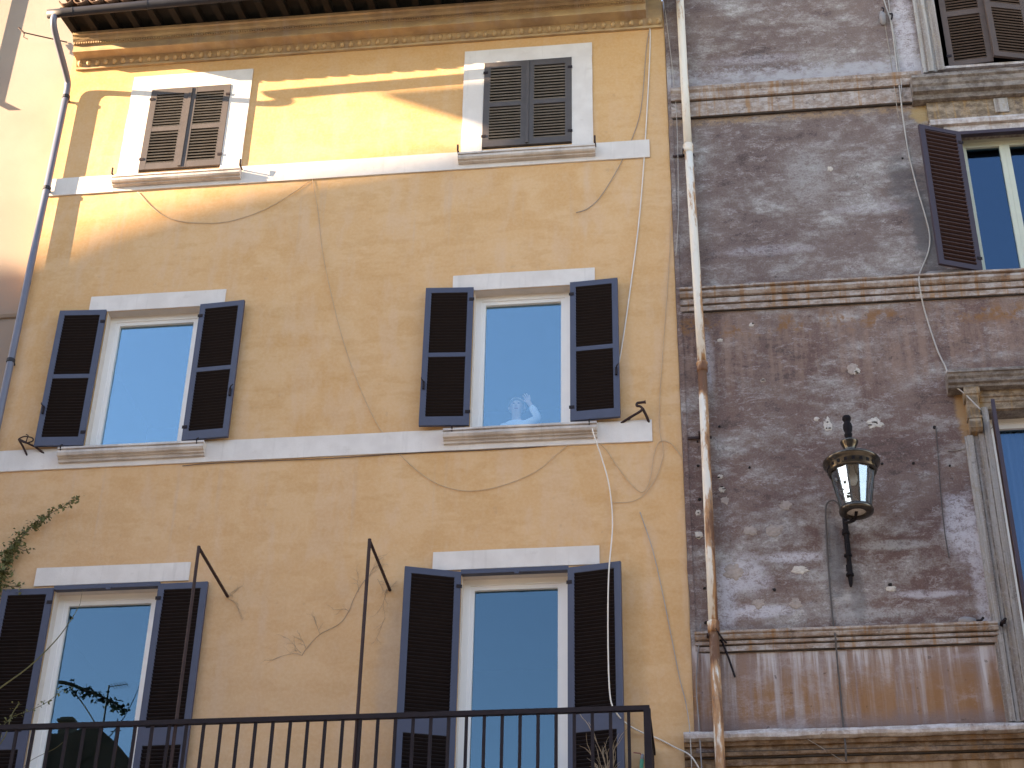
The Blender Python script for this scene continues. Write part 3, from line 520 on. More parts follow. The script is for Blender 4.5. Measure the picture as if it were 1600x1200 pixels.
# lower right window: projecting cornice on carved consoles, stepped jamb
MB().run([(.02, 12.23), (-.16, 12.23), (-.17, 12.26), (-.205, 12.27), (-.215, 12.31), (-.24, 12.33), (-.25, 12.365), (-.27, 12.37), (-.27, 12.405), (.02, 12.46)], 2.78, 7, 40, .006).build('window_cornice', M['mould_dark'], pal)
for x in (2.965, 4.45):
    prof = [(-.15, 12.229), (-.15, 12.12), (-.12, 12.02), (-.10, 11.86), (-.13, 11.80), (-.125, 11.72), (-.09, 11.68), (-.0, 11.66), (.01, 12.229)]
    c_ = MB().run(prof, x, x+.135).build('console', M['mould_ochre'], pal)
    MB().run([(-.168, 12.226), (-.168, 12.14), (-.10, 12.09), (.01, 12.09), (.01, 12.226)], x-.02, x+.155).build('console_cap', M['mould_ochre'], c_)
    MB().run([(-.118, 11.875), (-.118, 11.845), (.01, 11.845), (.01, 11.875)], x-.012, x+.147).build('console_band', M['mould_ochre'], c_)
MB().run([(.02, 12.0), (-.03, 12.0), (-.035, 12.08), (-.05, 12.09), (-.05, 12.14), (-.07, 12.15), (-.07, 12.228), (.02, 12.228)], 3.10, 4.45, 12, .003).build('frieze', M['mould_ochre'], pal)
MB().prism([(2.90, 8.28), (3.19, 8.28), (3.19, 11.66), (2.90, 11.66)], -.03, .02).prism([(2.93, 8.28), (2.99, 8.28), (2.99, 11.66), (2.93, 11.66)], -.05, -.0301).prism([(3.05, 8.28), (3.19, 8.28), (3.19, 12.0), (3.05, 12.0)], -.055, -.0301).prism([(3.12, 8.28), (3.19, 8.28), (3.19, 12.0), (3.12, 12.0)], -.085, -.0551).build('window_jamb', M['jamb'], pal)
MB().prism([(2.992, 8.3), (3.004, 8.3), (3.004, 11.6), (2.992, 11.6)], -.033, -.029).build('jamb_flute_shade', M['mould_dark'], pal)  # thin dark strips put the shade of the jamb flutes into colour
MB().prism([(3.036, 8.3), (3.05, 8.3), (3.05, 11.64), (3.036, 11.64)], -.033, -.029).build('jamb_flute_shade', M['mould_dark'], pal)
MB().prism([(3.108, 8.3), (3.120, 8.3), (3.120, 11.95), (3.108, 11.95)], -.058, -.054).build('jamb_flute_shade', M['mould_dark'], pal)
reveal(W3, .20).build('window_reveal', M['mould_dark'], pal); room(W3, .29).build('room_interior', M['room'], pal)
window(pal, W3, .20, M['pvc'], M['glass2'], .06, .06, mull=3.75)
cu = MB(); vs_ = []
for i in range(61):
    x = 3.28+i*.92/60; y = .34+.018*sin(i*1.3)+.01*sin(i*.5); vs_ += [(x, y, 7.6), (x, y, 11.9), (x, y+.004, 7.6), (x, y+.004, 11.9)]
cu.add(vs_, [f for i in range(60) for f in ((i*4, i*4+1, i*4+5, i*4+4), (i*4+2, i*4+6, i*4+7, i*4+3))]); tag(cu.build('curtain', M['curtain']), 'white curtain hanging behind the glass of the lower right palazzo window', 'curtain')
shutter(pal, .52, 4.2, -1, (3.245, -.02, 7.62), R(82), M['plum'], M['plum_slat'], -40, mids=((.55, .12),), st=.09, pitch=.066)
# mortar patches and sockets left in the plaster
def patch(px, py, rx, rz, mat, name='mortar_patch', dep=.010, seed=0, y=0, pits=0):
    c = at(px, py, y); mb = MB(); n = 40; vs = [(c.x, y-dep, c.z)]
    for q_, dd in ((.35, dep*1.1), (.62, dep*.8), (.85, dep*.75), (1, -.004)):
        for k in range(n):
            a = 2*pi*k/n; r = 1+.40*mn.noise(V((cos(a)*1.2+seed*3.3, sin(a)*1.2, seed))) + .30*mn.noise(V((cos(a)*3.5+seed, sin(a)*3.5, 2))) + .22*mn.noise(V((cos(a)*9+seed, sin(a)*9, 5)))
            j = .006*mn.noise(V((cos(a)*q_*4, sin(a)*q_*4, seed+9)))
            vs.append((c.x+cos(a)*rx*r*q_, y-dd-j, c.z+sin(a)*rz*r*q_))
    fs = [(0, 1+k, 1+(k+1) % n) for k in range(n)] + [(1+j*n+k, 1+(j+1)*n+k, 1+(j+1)*n+(k+1) % n, 1+j*n+(k+1) % n) for j in range(3) for k in range(n)]
    o = mb.add(vs, fs).build(name, mat, pal)
    for k in range(pits):
        a = random.uniform(0, 6.28); r = random.uniform(.1, .75); w_, h_ = random.uniform(.008, .024), random.uniform(.004, .009); x, z = c.x+cos(a)*rx*r, c.z+sin(a)*rz*r
        MB().prism([(x-w_, z), (x-w_*.4, z-h_), (x+w_*.7, z-h_*.8), (x+w_, z+h_*.3), (x, z+h_)], y-dep-.008, y).build('pit', M['hole'], o)
    return o
for i, (px, py, rx, rz, k, pi_) in enumerate(((1333, 577, .075, .075, 'patch2', 0), (1338, 580, .045, .045, 'patch', 3), (1294, 664, .05, .09, 'patch', 3), (1276, 655, .03, .03, 'patch', 0), (1366, 661, .085, .075, 'patch', 5), (1174, 508, .035, .03, 'patch', 1), (1125, 532, .035, .025, 'patch', 0), (1192, 595, .035, .03, 'patch2', 1),
        (1227, 790, .075, .065, 'patch2', 0), (1173, 829, .07, .065, 'patch2', 0), (1209, 829, .095, .08, 'patch2', 0), (1091, 801, .035, .035, 'patch', 1), (1092, 836, .045, .05, 'patch', 1), (1145, 893, .11, .10, 'patch2', 0), (1243, 943, .07, .065, 'patch2', 0), (1185, 943, .07, .055, 'patch2', 0), (1392, 920, .06, .035, 'patch', 0), (1297, 264, .035, .04, 'patch', 0), (1250, 890, .1, .05, 'patch', 0),
        (1125, 745, .035, .03, 'patch', 1), (1128, 765, .04, .04, 'patch', 2), (1133, 782, .05, .05, 'patch2', 0))):
    patch(px, py, rx, rz, M[k], seed=i, pits=pi_, y=-.022 if px < 1096 else 0)
for px, py in ((1378, 725), (1427, 724), (1210, 922), (1391, 914), (1124, 667), (1171, 731), (1090, 692), (1091, 730), (1093, 782), (1101, 921), (1103, 975), (1484, 728), (1410, 248), (1460, 668)):
    p = at(px, py)
    r = random.uniform(.012, .022); y = -.021 if px < 1110 else .0
    MB().prism([(p.x+r*cos(a)*random.uniform(.8, 1.25), p.z+r*sin(a)*random.uniform(.7, 1.2)) for a in [2*pi*k/7 for k in range(7)]], y-.014, y+.004).build('wall_socket', M['hole'], pal)

# ================================================================== the cream house further left
pinkh = thing('cream_house', 'pinkish cream house wall catching the sun beyond the downpipe', 'house', (-11, .45, 0))
MB().box(-16, -8.56, .45, 7, 0, 23).build('wall', M['pink'], pinkh)
MB().run([(.46, 14.40), (.42, 14.40), (.40, 14.44), (.40, 14.50), (.46, 14.52)], -16, -8.57, 12, .003).build('string_course', M['pink'], pinkh)
p1 = MB().tube([(-10.18, .34, 22.9), (-10.18, .34, 18.35)], .038, 10).tube([(-10.18, .34, 18.38), (-10.17, .25, 18.27)], .036, 8).build('downspout', M['downpipe'], pinkh)

# ================================================================== added unseen sun blockers, and houses across the street (out of frame: mirrored)
def tower(): pass
ta = math.tan(SUN_AZ); ce = cos(SUN_EL)*cos(SUN_AZ)
def sunward(X, Z, xp): t_ = (X-xp)/ce; return V((xp, -t_*cos(SUN_EL)*sin(SUN_AZ), Z+t_*sin(SUN_EL)))
def slab(poly, xa, xb): n = len(poly); return MB().add([(xa, y, z) for y, z in poly] + [(xb, y, z) for y, z in poly], [tuple(range(n)), tuple(range(n, 2*n))[::-1]] + [(k, k+n, (k+1) % n+n, (k+1) % n) for k in range(n)])
tall = thing('near_sun_blocker', 'added unseen tall block on the left, shaped to cut off the sun', 'building', (-18, -8, 0))
XB = -20.0; e = sunward(-2.35, 16.5, XB).y  # unseen block added so its edge and wedge bound the sun patch
slab([(e, 0), (e, 27.5), (e-5, 27.5), (e-5, 0)], XB, XB+3.5).build('wall', M['whiteconc'], tall)  # body of the added unseen near sun blocker
a_, b_, c_ = sunward(-4.15, 17.46, XB), sunward(-2.35, 16.56, XB), sunward(-2.4, 17.56, XB)
slab([(a_.y, a_.z), (a_.y, a_.z+.05), (e-.001, c_.z), (e-.001, b_.z)], XB, XB+.6).build('sun_cut_wedge', M['tile'], tall)
far = thing('far_sun_blocker', 'added unseen mass far down the street, its outline shaped to cut the sun', 'house', (-47, -14, 0))
pr = [(-16, 15.6), (-13, 15.8), (-10.7, 15.75), (-10.2, 15.3), (-9.5, 14.9), (-8.6, 15.1), (-8.03, 15.38), (-6.95, 15.74), (-6.0, 15.98), (-4.98, 16.14), (-2.96, 16.42), (0, 16.8), (4, 17.2), (9, 17.4)]  # outline traced back along the sun to shape the lower shadow edge
pts = [sunward(X, Z, -50) for X, Z in pr]
slab([(p.y, p.z) for p in pts] + [(pts[-1].y, 0), (pts[0].y, 0)], -50, -49.5).build('sun_cut_slab', M['whiteconc'], far)
MB().box(-49.5, -44, -17.5, -11, 0, 23).build('wall', M['whiteconc'], far)  # body of the added unseen far sun blocker
slab([(p.y, p.z+.002) for p in pts] + [(p.y, p.z-.25) for p in pts[::-1]], -50.001, -49.9).build('sun_cut_edge', M['tile'], far)
opp = thing('opposite_house', 'house across the street, a dark roof mirrored in the lower left French window', 'house', (-25, -33, 0))
MB().box(-34, -16.4, -38, -30.2, 0, 18.3).build('wall', M['oppo'], opp)
opp2 = thing('opposite_house', 'lower house across the street behind the viewer, outside the picture', 'house', (5, -33, 0))
MB().box(-16.2, 34, -38, -30.2, 0, 17.2).build('wall', M['oppo'], opp2)
MB().add([(-16.3, -29.8, 17.2), (34, -29.8, 17.2), (34, -34, 18.6), (-16.3, -34, 18.6), (-16.3, -38.4, 17.2), (34, -38.4, 17.2)], [(0, 1, 2, 3), (3, 2, 5, 4), (0, 3, 4), (1, 5, 2), (0, 4, 5, 1)]).build('roof', M['tile'], opp2)
M['tile_dark'] = plain('old_dark_tile', (.10, .06, .04), .95, .3, 4)
rf = MB().prism([(-34.5, 18.3), (-33, 20.7), (-19.4, 20.75), (-18.9, 20.98), (-18.5, 20.85), (-17.95, 20.4), (-17.2, 19.55), (-16.2, 18.3)], -38.3, -30).build('roof', M['tile_dark'], opp)
MB().box(-19.95, -19.55, -30.8, -30.3, 20.5, 21.4).box(-20.02, -19.47, -30.87, -30.23, 21.25, 21.33).build('chimney', M['oppo'], opp)
for i in range(16):
    x = -34+i*1.0; MB().tube([(x, -29.97, 18.6 if i else 18.4), (x, -29.97, 20.5)], .09, 6).build('ridge_tile', M['tile_dark'], rf)
an = thing('aerial', 'television aerial on a thin mast mirrored in the lower left French window', 'aerial', (-18.42, -30, 20.4))
MB().tube([(-18.42, -30, 20.3), (-18.43, -30, 22.25)], .03, 6).build('mast', M['iron'], an)
bm_ = MB().tube([(-18.45, -30, 22.2), (-17.85, -30, 22.27)], .016, 5)
for k in range(6): x = -18.3+k*.085; bm_.tube([(x, -30.22, 22.21+k*.01), (x, -29.78, 22.21+k*.01)], .010, 4)
bm_.build('boom', M['grey'], an)
an2 = thing('aerial', 'second thin aerial standing lower on the mirrored roof slope', 'aerial', (-18.0, -30, 20.3))
m2 = MB().tube([(-18.0, -30, 20.3), (-18.0, -30, 21.15)], .018, 5)
for k in range(3): m2.tube([(-18.18, -30, 20.75+k*.14), (-17.85, -30, 20.78+k*.14)], .012, 4)
m2.build('mast', M['iron'], an2)
# street tree whose branch tip is mirrored in the same pane
tree = thing('street_tree', 'leafy street tree in front of the houses, one drooping branch mirrored in the French window', 'tree', (-14.5, -12.3, 0))
rnd = random.Random(3)
tk = MB().tube(spline([(-14.5, -12.3, 0), (-14.4, -12.3, 4), (-14.6, -12.2, 8), (-14.5, -12.2, 12), (-14.3, -12.2, 15)]), .16, 8)
br_pts = spline([(-14.4, -12.2, 12.4), (-13.4, -12.1, 14.2), (-12.5, -12, 14.5), (-11.8, -12, 14.28), (-11.35, -12, 14.08), (-11.0, -12, 13.85)], 8)
tk.tube(br_pts, [.06-.05*i/(len(br_pts)-1) for i in range(len(br_pts))], 5)
tw = spline([(-12.2, -12, 14.4), (-11.85, -12, 14.0), (-11.55, -12, 13.6)]); tk.tube(tw, .012, 4); tk.build('trunk', M['bark'], tree)
lf = MB()
def leaf(mb, p, s, rn):
    a = V((rn.uniform(-1, 1), rn.uniform(-1, 1), rn.uniform(-1, .3))).normalized(); b = a.cross(V((rn.uniform(-1, 1), rn.uniform(-1, 1), rn.uniform(-1, 1)))).normalized(); c = a.cross(b)*.12
    mb.add([p, p+a*s*.5+b*s*.3+c*s, p+a*s, p+a*s*.5-b*s*.3+c*s], [(0, 1, 2), (0, 2, 3)])
for i in range(150):
    t_ = rnd.uniform(.45, 1); p = br_pts[int(t_*(len(br_pts)-1))]; leaf(lf, p+V((rnd.gauss(0, .05), rnd.gauss(0, .05), rnd.gauss(0, .07)-.02)), rnd.uniform(.08, .15), rnd)
for cx, cz, rr in ((-15.2, 14.4, 1.4), (-14.2, 16.2, 1.5), (-15.6, 16.3, 1.3), (-14.6, 12.6, 1.0)):
    for i in range(420):
        d = V((rnd.gauss(0, 1), rnd.gauss(0, 1), rnd.gauss(0, 1))).normalized()*rr*rnd.uniform(.5, 1); leaf(lf, V((cx, -12.2, cz))+d, rnd.uniform(.12, .22), rnd)
lf.build('crown', M['dleaf'], tree)

# ================================================================== pipes
dp = thing('downpipe', 'blue grey downpipe running from the gutter down the left edge of the yellow house', 'drainpipe', (-8.5, -.09, 0))
b0 = [(-8.50, -.90, 18.47), (-8.50, -.90, 18.38), (-8.50, -.80, 18.28), (-8.50, -.45, 18.13), (-8.50, -.16, 18.0), (-8.50, -.10, 17.90), (-8.50, -.09, 17.7)]
MB().tube(spline(b0, 5), .044, 12).build('elbow', M['downpipe'], dp, smooth=True)
MB().tube([(-8.50, -.09, 17.7), (-8.495, -.09, 14), (-8.50, -.09, 0)], .046, 12).build('pipe', M['downpipe'], dp, smooth=True)
for z in (17.72, 16.1, 13.35, 10.5, 7.5): MB().lathe([(.046, -.03), (.054, -.025), (.054, .025), (.046, .03)], (-8.497, -.09, z), 12).box(-8.53, -8.47, -.05, .01, z-.012, z+.012).build('clamp', M['gutter'], dp)
rp = thing('cast_iron_downpipe', 'cream painted downpipe streaked with rust between the yellow house and the palazzo', 'drainpipe', (0, -.1, 0))
PY = -.115; secs = [(19.8, 16.06, -.022, -.008), (16.06, 12.73, -.004, .026), (12.73, 9.42, .024, .002), (9.42, 4, .002, -.004)]
for z1, z0, xa, xb in secs:
    MB().tube([(xa, PY, z1), (xa+.3*(xb-xa), PY, z1+.3*(z0-z1)), (xa+.7*(xb-xa), PY, z1+.7*(z0-z1)), (xb, PY, z0)], .052, 16).build('pipe_section', M['pipe'], rp, smooth=True)
    MB().lathe([(.053, -.085), (.062, -.08), (.064, -.02), (.060, .0), (.067, .015), (.067, .04), (.053, .05)], (xb, PY, z0), 16).build('socket_collar', M['pipe'], rp, smooth=True)
for z, x in ((11.80, .018), (9.30, .0), (16.0, -.008)): MB().box(x-.20, x+.075, -.05, -.03, z-.014, z+.014).box(x-.075, x-.055, PY-.05, -.03, z-.012, z+.012).build('wall_bracket', M['rustiron'], rp)
MB().tube([(.06, -.06, 9.30), (.10, -.05, 9.22), (.15, -.04, 9.05), (.20, -.03, 8.86)], .012, 6).tube([(.02, -.17, 9.36), (.09, -.10, 9.27), (.13, -.06, 9.24)], .010, 6).build('broken_clamp', M['iron'], rp)

# ================================================================== balcony with railing, and its posts
bal = thing('iron_balcony', 'dark iron balcony railing with thin upright bars along the French windows', 'balcony', (-4.5, -.6, 7.0))
BY = -1.2
MB().box(-8.5, -.64, BY-.06, -.001, 6.90, 7.06).build('floor_slab', M['trim'], bal)
MB().box(-8.45, -.655, BY-.025, BY+.025, 8.040, 8.090).box(-.705, -.655, BY+.025, -.001, 8.040, 8.090).build('handrail', M['iron'], bal)
MB().box(-8.45, -.69, BY-.012, BY+.012, 7.16, 7.185).box(-.692, -.668, BY+.012, -.001, 7.16, 7.185).build('bottom_rail', M['iron'], bal)
bar = MB().box(-.016, .016, -.010, .010, 7.06, 8.046).mesh('bar', M['iron'])
for i in range(43): link('bar', bar, bal, loc=(-.86-.1768*i, BY, 0), rot=(0, 0, R(random.uniform(-3, 3))))
for i in range(14): link('bar', bar, bal, loc=(-.68, BY+.09+i*.082, 0), rot=(0, 0, pi/2))
MB().box(-.715, -.645, BY-.035, BY+.035, 7.06, 8.05).build('corner_post', M['iron'], bal)
for X_, dx, lab in ((-5.40, 0, 'thin iron post with wall stay in front of the left French window shutter'), (-3.55, .0, 'thin iron post with wall stay on bare wall between the two French windows')):
    po = thing('awning_post', lab, 'post', (X_, BY, 7.06), 'iron posts standing on the balcony')
    top = 10.06
    MB().tube([(X_+dx, BY+.02, 7.06), (X_, BY+.02, top)], .019, 8).build('upright', M['rustiron'], po)
    MB().tube([(X_, BY+.03, top-.015), (X_+.005, .02, top-.02)], .018, 8).build('stay', M['rustiron'], po)

# ================================================================== iron flag brackets on the lower band
for pts, lab in (([(968, 663, 0), (994, 650, -.05), (1001, 641, -.08)], 'bent iron bracket on the white band right of the middle right window'), ([(72, 710, 0), (50, 693, -.05), (36, 684, -.09)], 'bent iron bracket with a loop on the white band left of the middle left window')):
    right = pts[0][0] > 500; o = at(*pts[0]); bt = thing('iron_bracket', lab, 'bracket', o)
    if right:
        MB().tube(spline([at(968, 663, .0), at(985, 652, -.06), at(1000, 643, -.11), at(1004, 638, -.12)], 5), .016, 6).tube(spline([at(1004, 638, -.12), at(1010, 650, -.06), at(1015, 662, 0)], 4), .016, 6).build('stay', M['rustiron'], bt)
        MB().tube(spline([at(1004, 638, -.12), at(1000, 635, -.125), at(995, 634, -.13), at(996, 630, -.135), at(1002, 629, -.14), at(1009, 628, -.14)], 5), [.016]*24+[.021]*2, 6).build('hook', M['rustiron'], bt)
    else:
        MB().tube([at(72, 711, 0), at(55, 698, -.06), at(29, 686, -.12)], .014, 6).tube([at(44, 715, 0), at(36, 698, -.06), at(29, 686, -.12)], .014, 6).build('stay', M['rustiron'], bt)
        MB().tube(spline([at(29, 686, -.12), at(38, 682, -.13), at(50, 684, -.13), at(51, 689, -.12), at(40, 692, -.12), at(31, 688, -.12)], 5), .009, 6).tube([at(40, 693, -.12), at(44, 680, -.13), at(41, 679, -.13)], .008, 6).build('hook', M['rustiron'], bt)
ts = thing('iron_stay', 'thin forked iron stay on the sunlit cream wall beside the downpipe', 'bracket', at(105, 66, .4))
MB().tube([at(105, 66, .44), at(60, 56, .30), at(38, 51, .25)], .010, 6).tube([at(38, 52, .25), at(29, 43, .24)], .014, 6).tube([at(38, 52, .25), at(37, 58, .25), at(43, 61, .24)], .008, 6).build('rod', M['rustiron'], ts)

# ================================================================== lantern on its wall bracket
lx, ly = 1.585, -.50
lan = thing('wall_lantern', 'round glass street lantern with bronze collar and black twisted finial on the plum wall', 'lantern', (1.5, 0, 10))
bk_ = MB().tube(spline([(1.485, -.03, 9.84), (1.49, -.045, 10.0), (1.492, -.05, 10.35), (1.492, -.05, 10.74)], 4), [.010, .018, .022, .026, .030, .030, .027, .030, .032, .030, .030, .030, .026], 8)
bk_.tube(spline([(1.492, -.05, 10.64), (1.52, -.20, 10.56), (1.565, -.40, 10.48), (1.585, -.50, 10.53)], 5), .018, 8).tube(spline([(1.488, -.05, 10.12), (1.475, -.12, 10.20), (1.485, -.10, 10.32), (1.492, -.06, 10.36)], 5), .010, 6)
for z in (9.98, 10.22, 10.5): bk_.lathe([(.03, -.02), (.044, -.012), (.044, .012), (.03, .02)], (1.487, -.05, z), 10)
bk_.box(1.455, 1.52, -.03, .0, 10.05, 10.12).box(1.455, 1.52, -.03, .0, 10.5, 10.57); bk_.build('bracket', M['blackmetal'], lan)
C = (lx, ly, 0); NP = 12; zb, zt, rb, rt = 10.565, 11.03, .160, .245
MB().lathe([(.105, 10.505), (.15, 10.50), (.186, 10.515), (.190, 10.54), (.178, 10.565), (.15, 10.57), (.105, 10.555), (.105, 10.505)], C, 32).build('base_ring', M['bronze'], lan, smooth=True)
MB().lathe([(.001, 10.53), (.106, 10.53), (.106, 10.54), (.001, 10.54)], C, 24).build('base_glass', M['patch'], lan)
for k in range(NP):
    a0, a1 = 2*pi*k/NP+.2, 2*pi*(k+1)/NP+.2; P = lambda r, a, z: (lx+r*cos(a), ly+r*sin(a), z)
    MB().add([P(rb, a0, zb), P(rb, a1, zb), P(rt, a1, zt), P(rt, a0, zt), P(rb-.004, a0, zb), P(rb-.004, a1, zb), P(rt-.004, a1, zt), P(rt-.004, a0, zt)], [(0, 1, 2, 3), (7, 6, 5, 4), (0, 4, 5, 1), (2, 6, 7, 3)]).build('pane', M['lglass'], lan)
    MB().tube([P(rb+.002, a0, zb-.01), P(rt+.002, a0, zt+.01)], .009, 6).build('rib', M['bronze'], lan)
MB().lathe([(.238, 11.00), (.252, 11.00), (.268, 11.02), (.272, 11.09), (.292, 11.105), (.312, 11.125), (.318, 11.145), (.305, 11.16), (.20, 11.20), (.10, 11.235), (.07, 11.25), (.07, 11.235), (.23, 11.13), (.255, 11.09), (.25, 11.03), (.238, 11.00)], C, 40).build('collar', M['bronze'], lan, smooth=True)
for k in range(20):
    a = 2*pi*k/20; MB().box(-.016, .016, -.004, .004, -.020, .020, Matrix.Translation((lx+.2715*cos(a), ly+.2715*sin(a), 11.06)) @ Matrix.Rotation(a+pi/2, 4, 'Z')).build('vent_slot', M['blackmetal'], lan)
MB().lathe([(.21, 10.985), (.225, 11.0), (.228, 11.03), (.21, 11.03)], C, 32).build('inner_rim', M['bronze'], lan, smooth=True)
MB().lathe([(.072, 11.23), (.062, 11.29), (.066, 11.33), (.085, 11.375), (.098, 11.405), (.102, 11.42), (.094, 11.428), (.04, 11.44), (.001, 11.44)], C, 24).build('chimney_cap', M['bronze'], lan, smooth=True)
fn = MB().lathe([(.030, 11.43), (.036, 11.455), (.028, 11.475), (.042, 11.495), (.046, 11.52), (.036, 11.54), (.048, 11.57), (.054, 11.61), (.050, 11.655), (.036, 11.68), (.034, 11.695), (.050, 11.715), (.048, 11.745), (.030, 11.77), (.001, 11.785)], C, 10)
fn.v = [(lx+(x-lx)*cos((z-11.43)*9)*(1+.12*sin(3*math.atan2(y-ly, x-lx)))-(y-ly)*sin((z-11.43)*9), ly+(x-lx)*sin((z-11.43)*9)+(y-ly)*cos((z-11.43)*9)*(1+.12*sin(3*math.atan2(y-ly, x-lx))), z) for x, y, z in fn.v]
fn.build('finial', M['blackmetal'], lan, smooth=True)
MB().lathe([(.001, 10.86), (.03, 10.87), (.05, 10.92), (.05, 10.97), (.03, 11.02), (.02, 11.10)], C, 16).build('bulb', M['pvc'], lan, smooth=True)

lan.location.z += .007; lan.scale = (.98, .98, .968)

# ================================================================== cables
def cable(name, pts, r, mat, label, y=-.012, cat='cable', k=6, group=None):
    P = [at(p[0], p[1], p[2] if len(p) > 2 else y) for p in pts]
    return tag(MB().tube(spline(P, k), r, 6).build(name, mat, smooth=True), label, cat, group)
cable('cable', [(1013, -20), (1012, 30), (1016, 60), (1010, 190), (1000, 330), (985, 450), (972, 540), (962, 590, -.02)], .0085, M['cable_w'], 'white cable dropping from the eave to behind the right shutter of the middle right window')
cable('cable', [(922, 655, -.02), (928, 680, -.16), (940, 715, -.10), (952, 760, -.05), (957, 820, -.03), (951, 900, -.22), (950, 1000, -.22), (953, 1085, -.25), (962, 1112, -.25), (978, 1130, -.1), (1000, 1143, -.05), (1030, 1155, -.02), (1055, 1168, -.03), (1078, 1180, -.11), (1092, 1200, -.11)], .0078, M['cable_w'], 'white cable looping from the sill of the middle right window down to the balcony corner')
cable('cable', [(1020, -10), (1016, 40), (1010, 75), (1003, 160), (992, 205), (970, 255), (940, 305), (918, 326), (900, 332)], .005, M['cable_g'], 'thin cable curving down from the eave to the bare wall below the upper right window')
cable('cable', [(488, 280), (497, 330), (505, 400), (530, 510), (556, 590), (588, 660), (625, 710), (665, 745), (700, 762), (740, 767), (790, 757), (840, 735), (872, 708), (900, 688), (925, 688), (945, 700), (962, 725), (985, 755), (1004, 769), (1016, 748), (1022, 710), (1031, 690), (1047, 692), (1058, 704), (1070, 720)], .0042, M['cable_y'], 'thin cable sagging in a long loop across the yellow wall below the middle right window')
cable('cable', [(215, 300), (235, 322), (258, 338), (290, 347), (342, 348), (380, 340), (420, 324), (460, 300), (485, 282)], .0045, M['cable_y'], 'thin cable swagged under the upper white band below the upper left window')
cable('cable', [(285, 728), (330, 724), (420, 720), (520, 716), (640, 708), (760, 703), (860, 696), (885, 688), (930, 684), (960, 672), (985, 655)], .0045, M['cable_d'], 'thin dark cable running along the bottom edge of the lower white band')
cable('cable', [(955, 785), (985, 784), (1005, 774), (1022, 752), (1033, 725), (1036, 700), (1030, 640), (1045, 420), (1048, 330)], .004, M['cable_y'], 'thin cable looping down the right edge of the yellow wall beside the iron bracket')
cable('cable', [(1000, 800), (1020, 860), (1036, 930), (1050, 1000), (1062, 1060), (1072, 1100, -.02), (1078, 1145, -.11), (1081, 1210, -.11)], .0048, M['cable_p'], 'pale thin cable hanging down the right end of the yellow wall past the balcony corner')
cable('cable', [(1036, 0, -.04), (1041, 30, -.05), (1052, 120, -.05), (1058, 200, -.06), (1060, 330, -.05), (1056, 400, -.05)], .005, M['cable_p'], 'thin grey cable running down just left of the rusty downpipe')
cable('cable', [(1095, 975, -.05), (1088, 1060, -.05), (1092, 1130, -.09), (1097, 1210, -.12)], .007, M['grey'], 'grey cable beside the foot of the rusty downpipe')
pc_ = [(1378, -10), (1386, 15), (1391, 30), (1396, 60), (1402, 110, -.02), (1407, 150, -.09), (1411, 185, -.05), (1419, 235), (1432, 290), (1448, 345), (1453, 372), (1450, 395), (1440, 420, -.03), (1436, 432, -.11), (1438, 455, -.10), (1446, 490), (1464, 545), (1478, 575, -.02), (1484, 596, -.12), (1508, 616, -.14), (1532, 640, -.17)]
cable('cable', pc_, .0095, M['cable_p'], 'pale cable snaking down the palazzo wall past the aubergine shutter to the lower cornice')
cable('cable', [(1387, -10), (1392, 28), (1398, 60), (1404, 100), (1408, 128, -.08), (1409, 150, -.06)], .006, M['cable_p'], 'second pale cable tied beside the first one at the top of the palazzo wall', group=None)
cable('cable', [(1382, 35), (1388, 70), (1394, 110), (1399, 150, -.09), (1404, 185, -.03)], .005, M['cable_g'], 'short grey wire left of the pale cables at the top of the palazzo wall')
cable('conduit', [(1313, 800, -.04), (1310, 788, -.05), (1302, 782, -.05), (1293, 786, -.04), (1290, 800, -.03), (1292, 850, -.02), (1297, 920, -.02), (1302, 975, -.02), (1305, 992, -.09), (1308, 1030, -.03), (1313, 1080), (1318, 1140, -.02), (1321, 1165, -.10), (1322, 1190, -.06)], .010, M['cable_d'], 'dark cable feeding the lantern and running down the wall below it', cat='cable')
cable('cable', [(1462, 668), (1465, 700), (1469, 760), (1476, 830), (1483, 872)], .005, M['cable_d'], 'thin dark wire hanging straight down left of the lower palazzo window')
cable('cable', [(1480, 704), (1497, 703), (1520, 696), (1540, 680, -.06), (1556, 660, -.1)], .005, M['cable_g'], 'short slack wire tied to the jamb of the lower palazzo window')
cable('cable', [(1262, 1155, -.09), (1290, 1172, -.05), (1318, 1190, -.03)], .004, M['cable_g'], 'thin wire slanting under the bottom moulding of the palazzo')
ii = thing('cable_insulator', 'grey oval insulator and hook holding the cables at the top of the palazzo wall', 'insulator', at(1380, 28, 0))
p = at(1379, 28, -.03); MB().lathe([(.001, -.13), (.03, -.10), (.045, -.02), (.04, .06), (.02, .11), (.001, .12)], p, 12).build('body', M['grey'], ii, smooth=True)
MB().tube(spline([at(1378, 12, -.0), at(1381, 14, -.04), at(1379, 20, -.05)], 4), .010, 6).tube(spline([at(1389, 22, 0), at(1394, 22, -.05), at(1393, 30, -.06)], 4), .012, 6).build('hook', M['iron'], ii)
sp_ = thing('small_fitting', 'small grey rounded fitting sitting on the lower palazzo moulding near the window jamb', 'fitting', at(1516, 975, -.06))
p = at(1512, 971, -.07); MB().lathe([(.001, -.10), (.03, -.09), (.05, -.04), (.05, .02), (.035, .08), (.001, .09)], n=14).build('body', M['grey'], sp_, smooth=True, loc=p, rot=(0, R(96), 0))
MB().tube([p+V((.06, 0, 0)), p+V((.14, -.01, .005)), p+V((.165, -.01, .035))], .014, 6).tube([p+V((.10, 0, 0)), p+V((.10, .02, -.06))], .018, 6).build('arm', M['iron'], sp_)
hk = thing('iron_bracket', 'small black iron catch on the palazzo jamb at the end of the lower moulding', 'bracket', at(1568, 972, -.04))
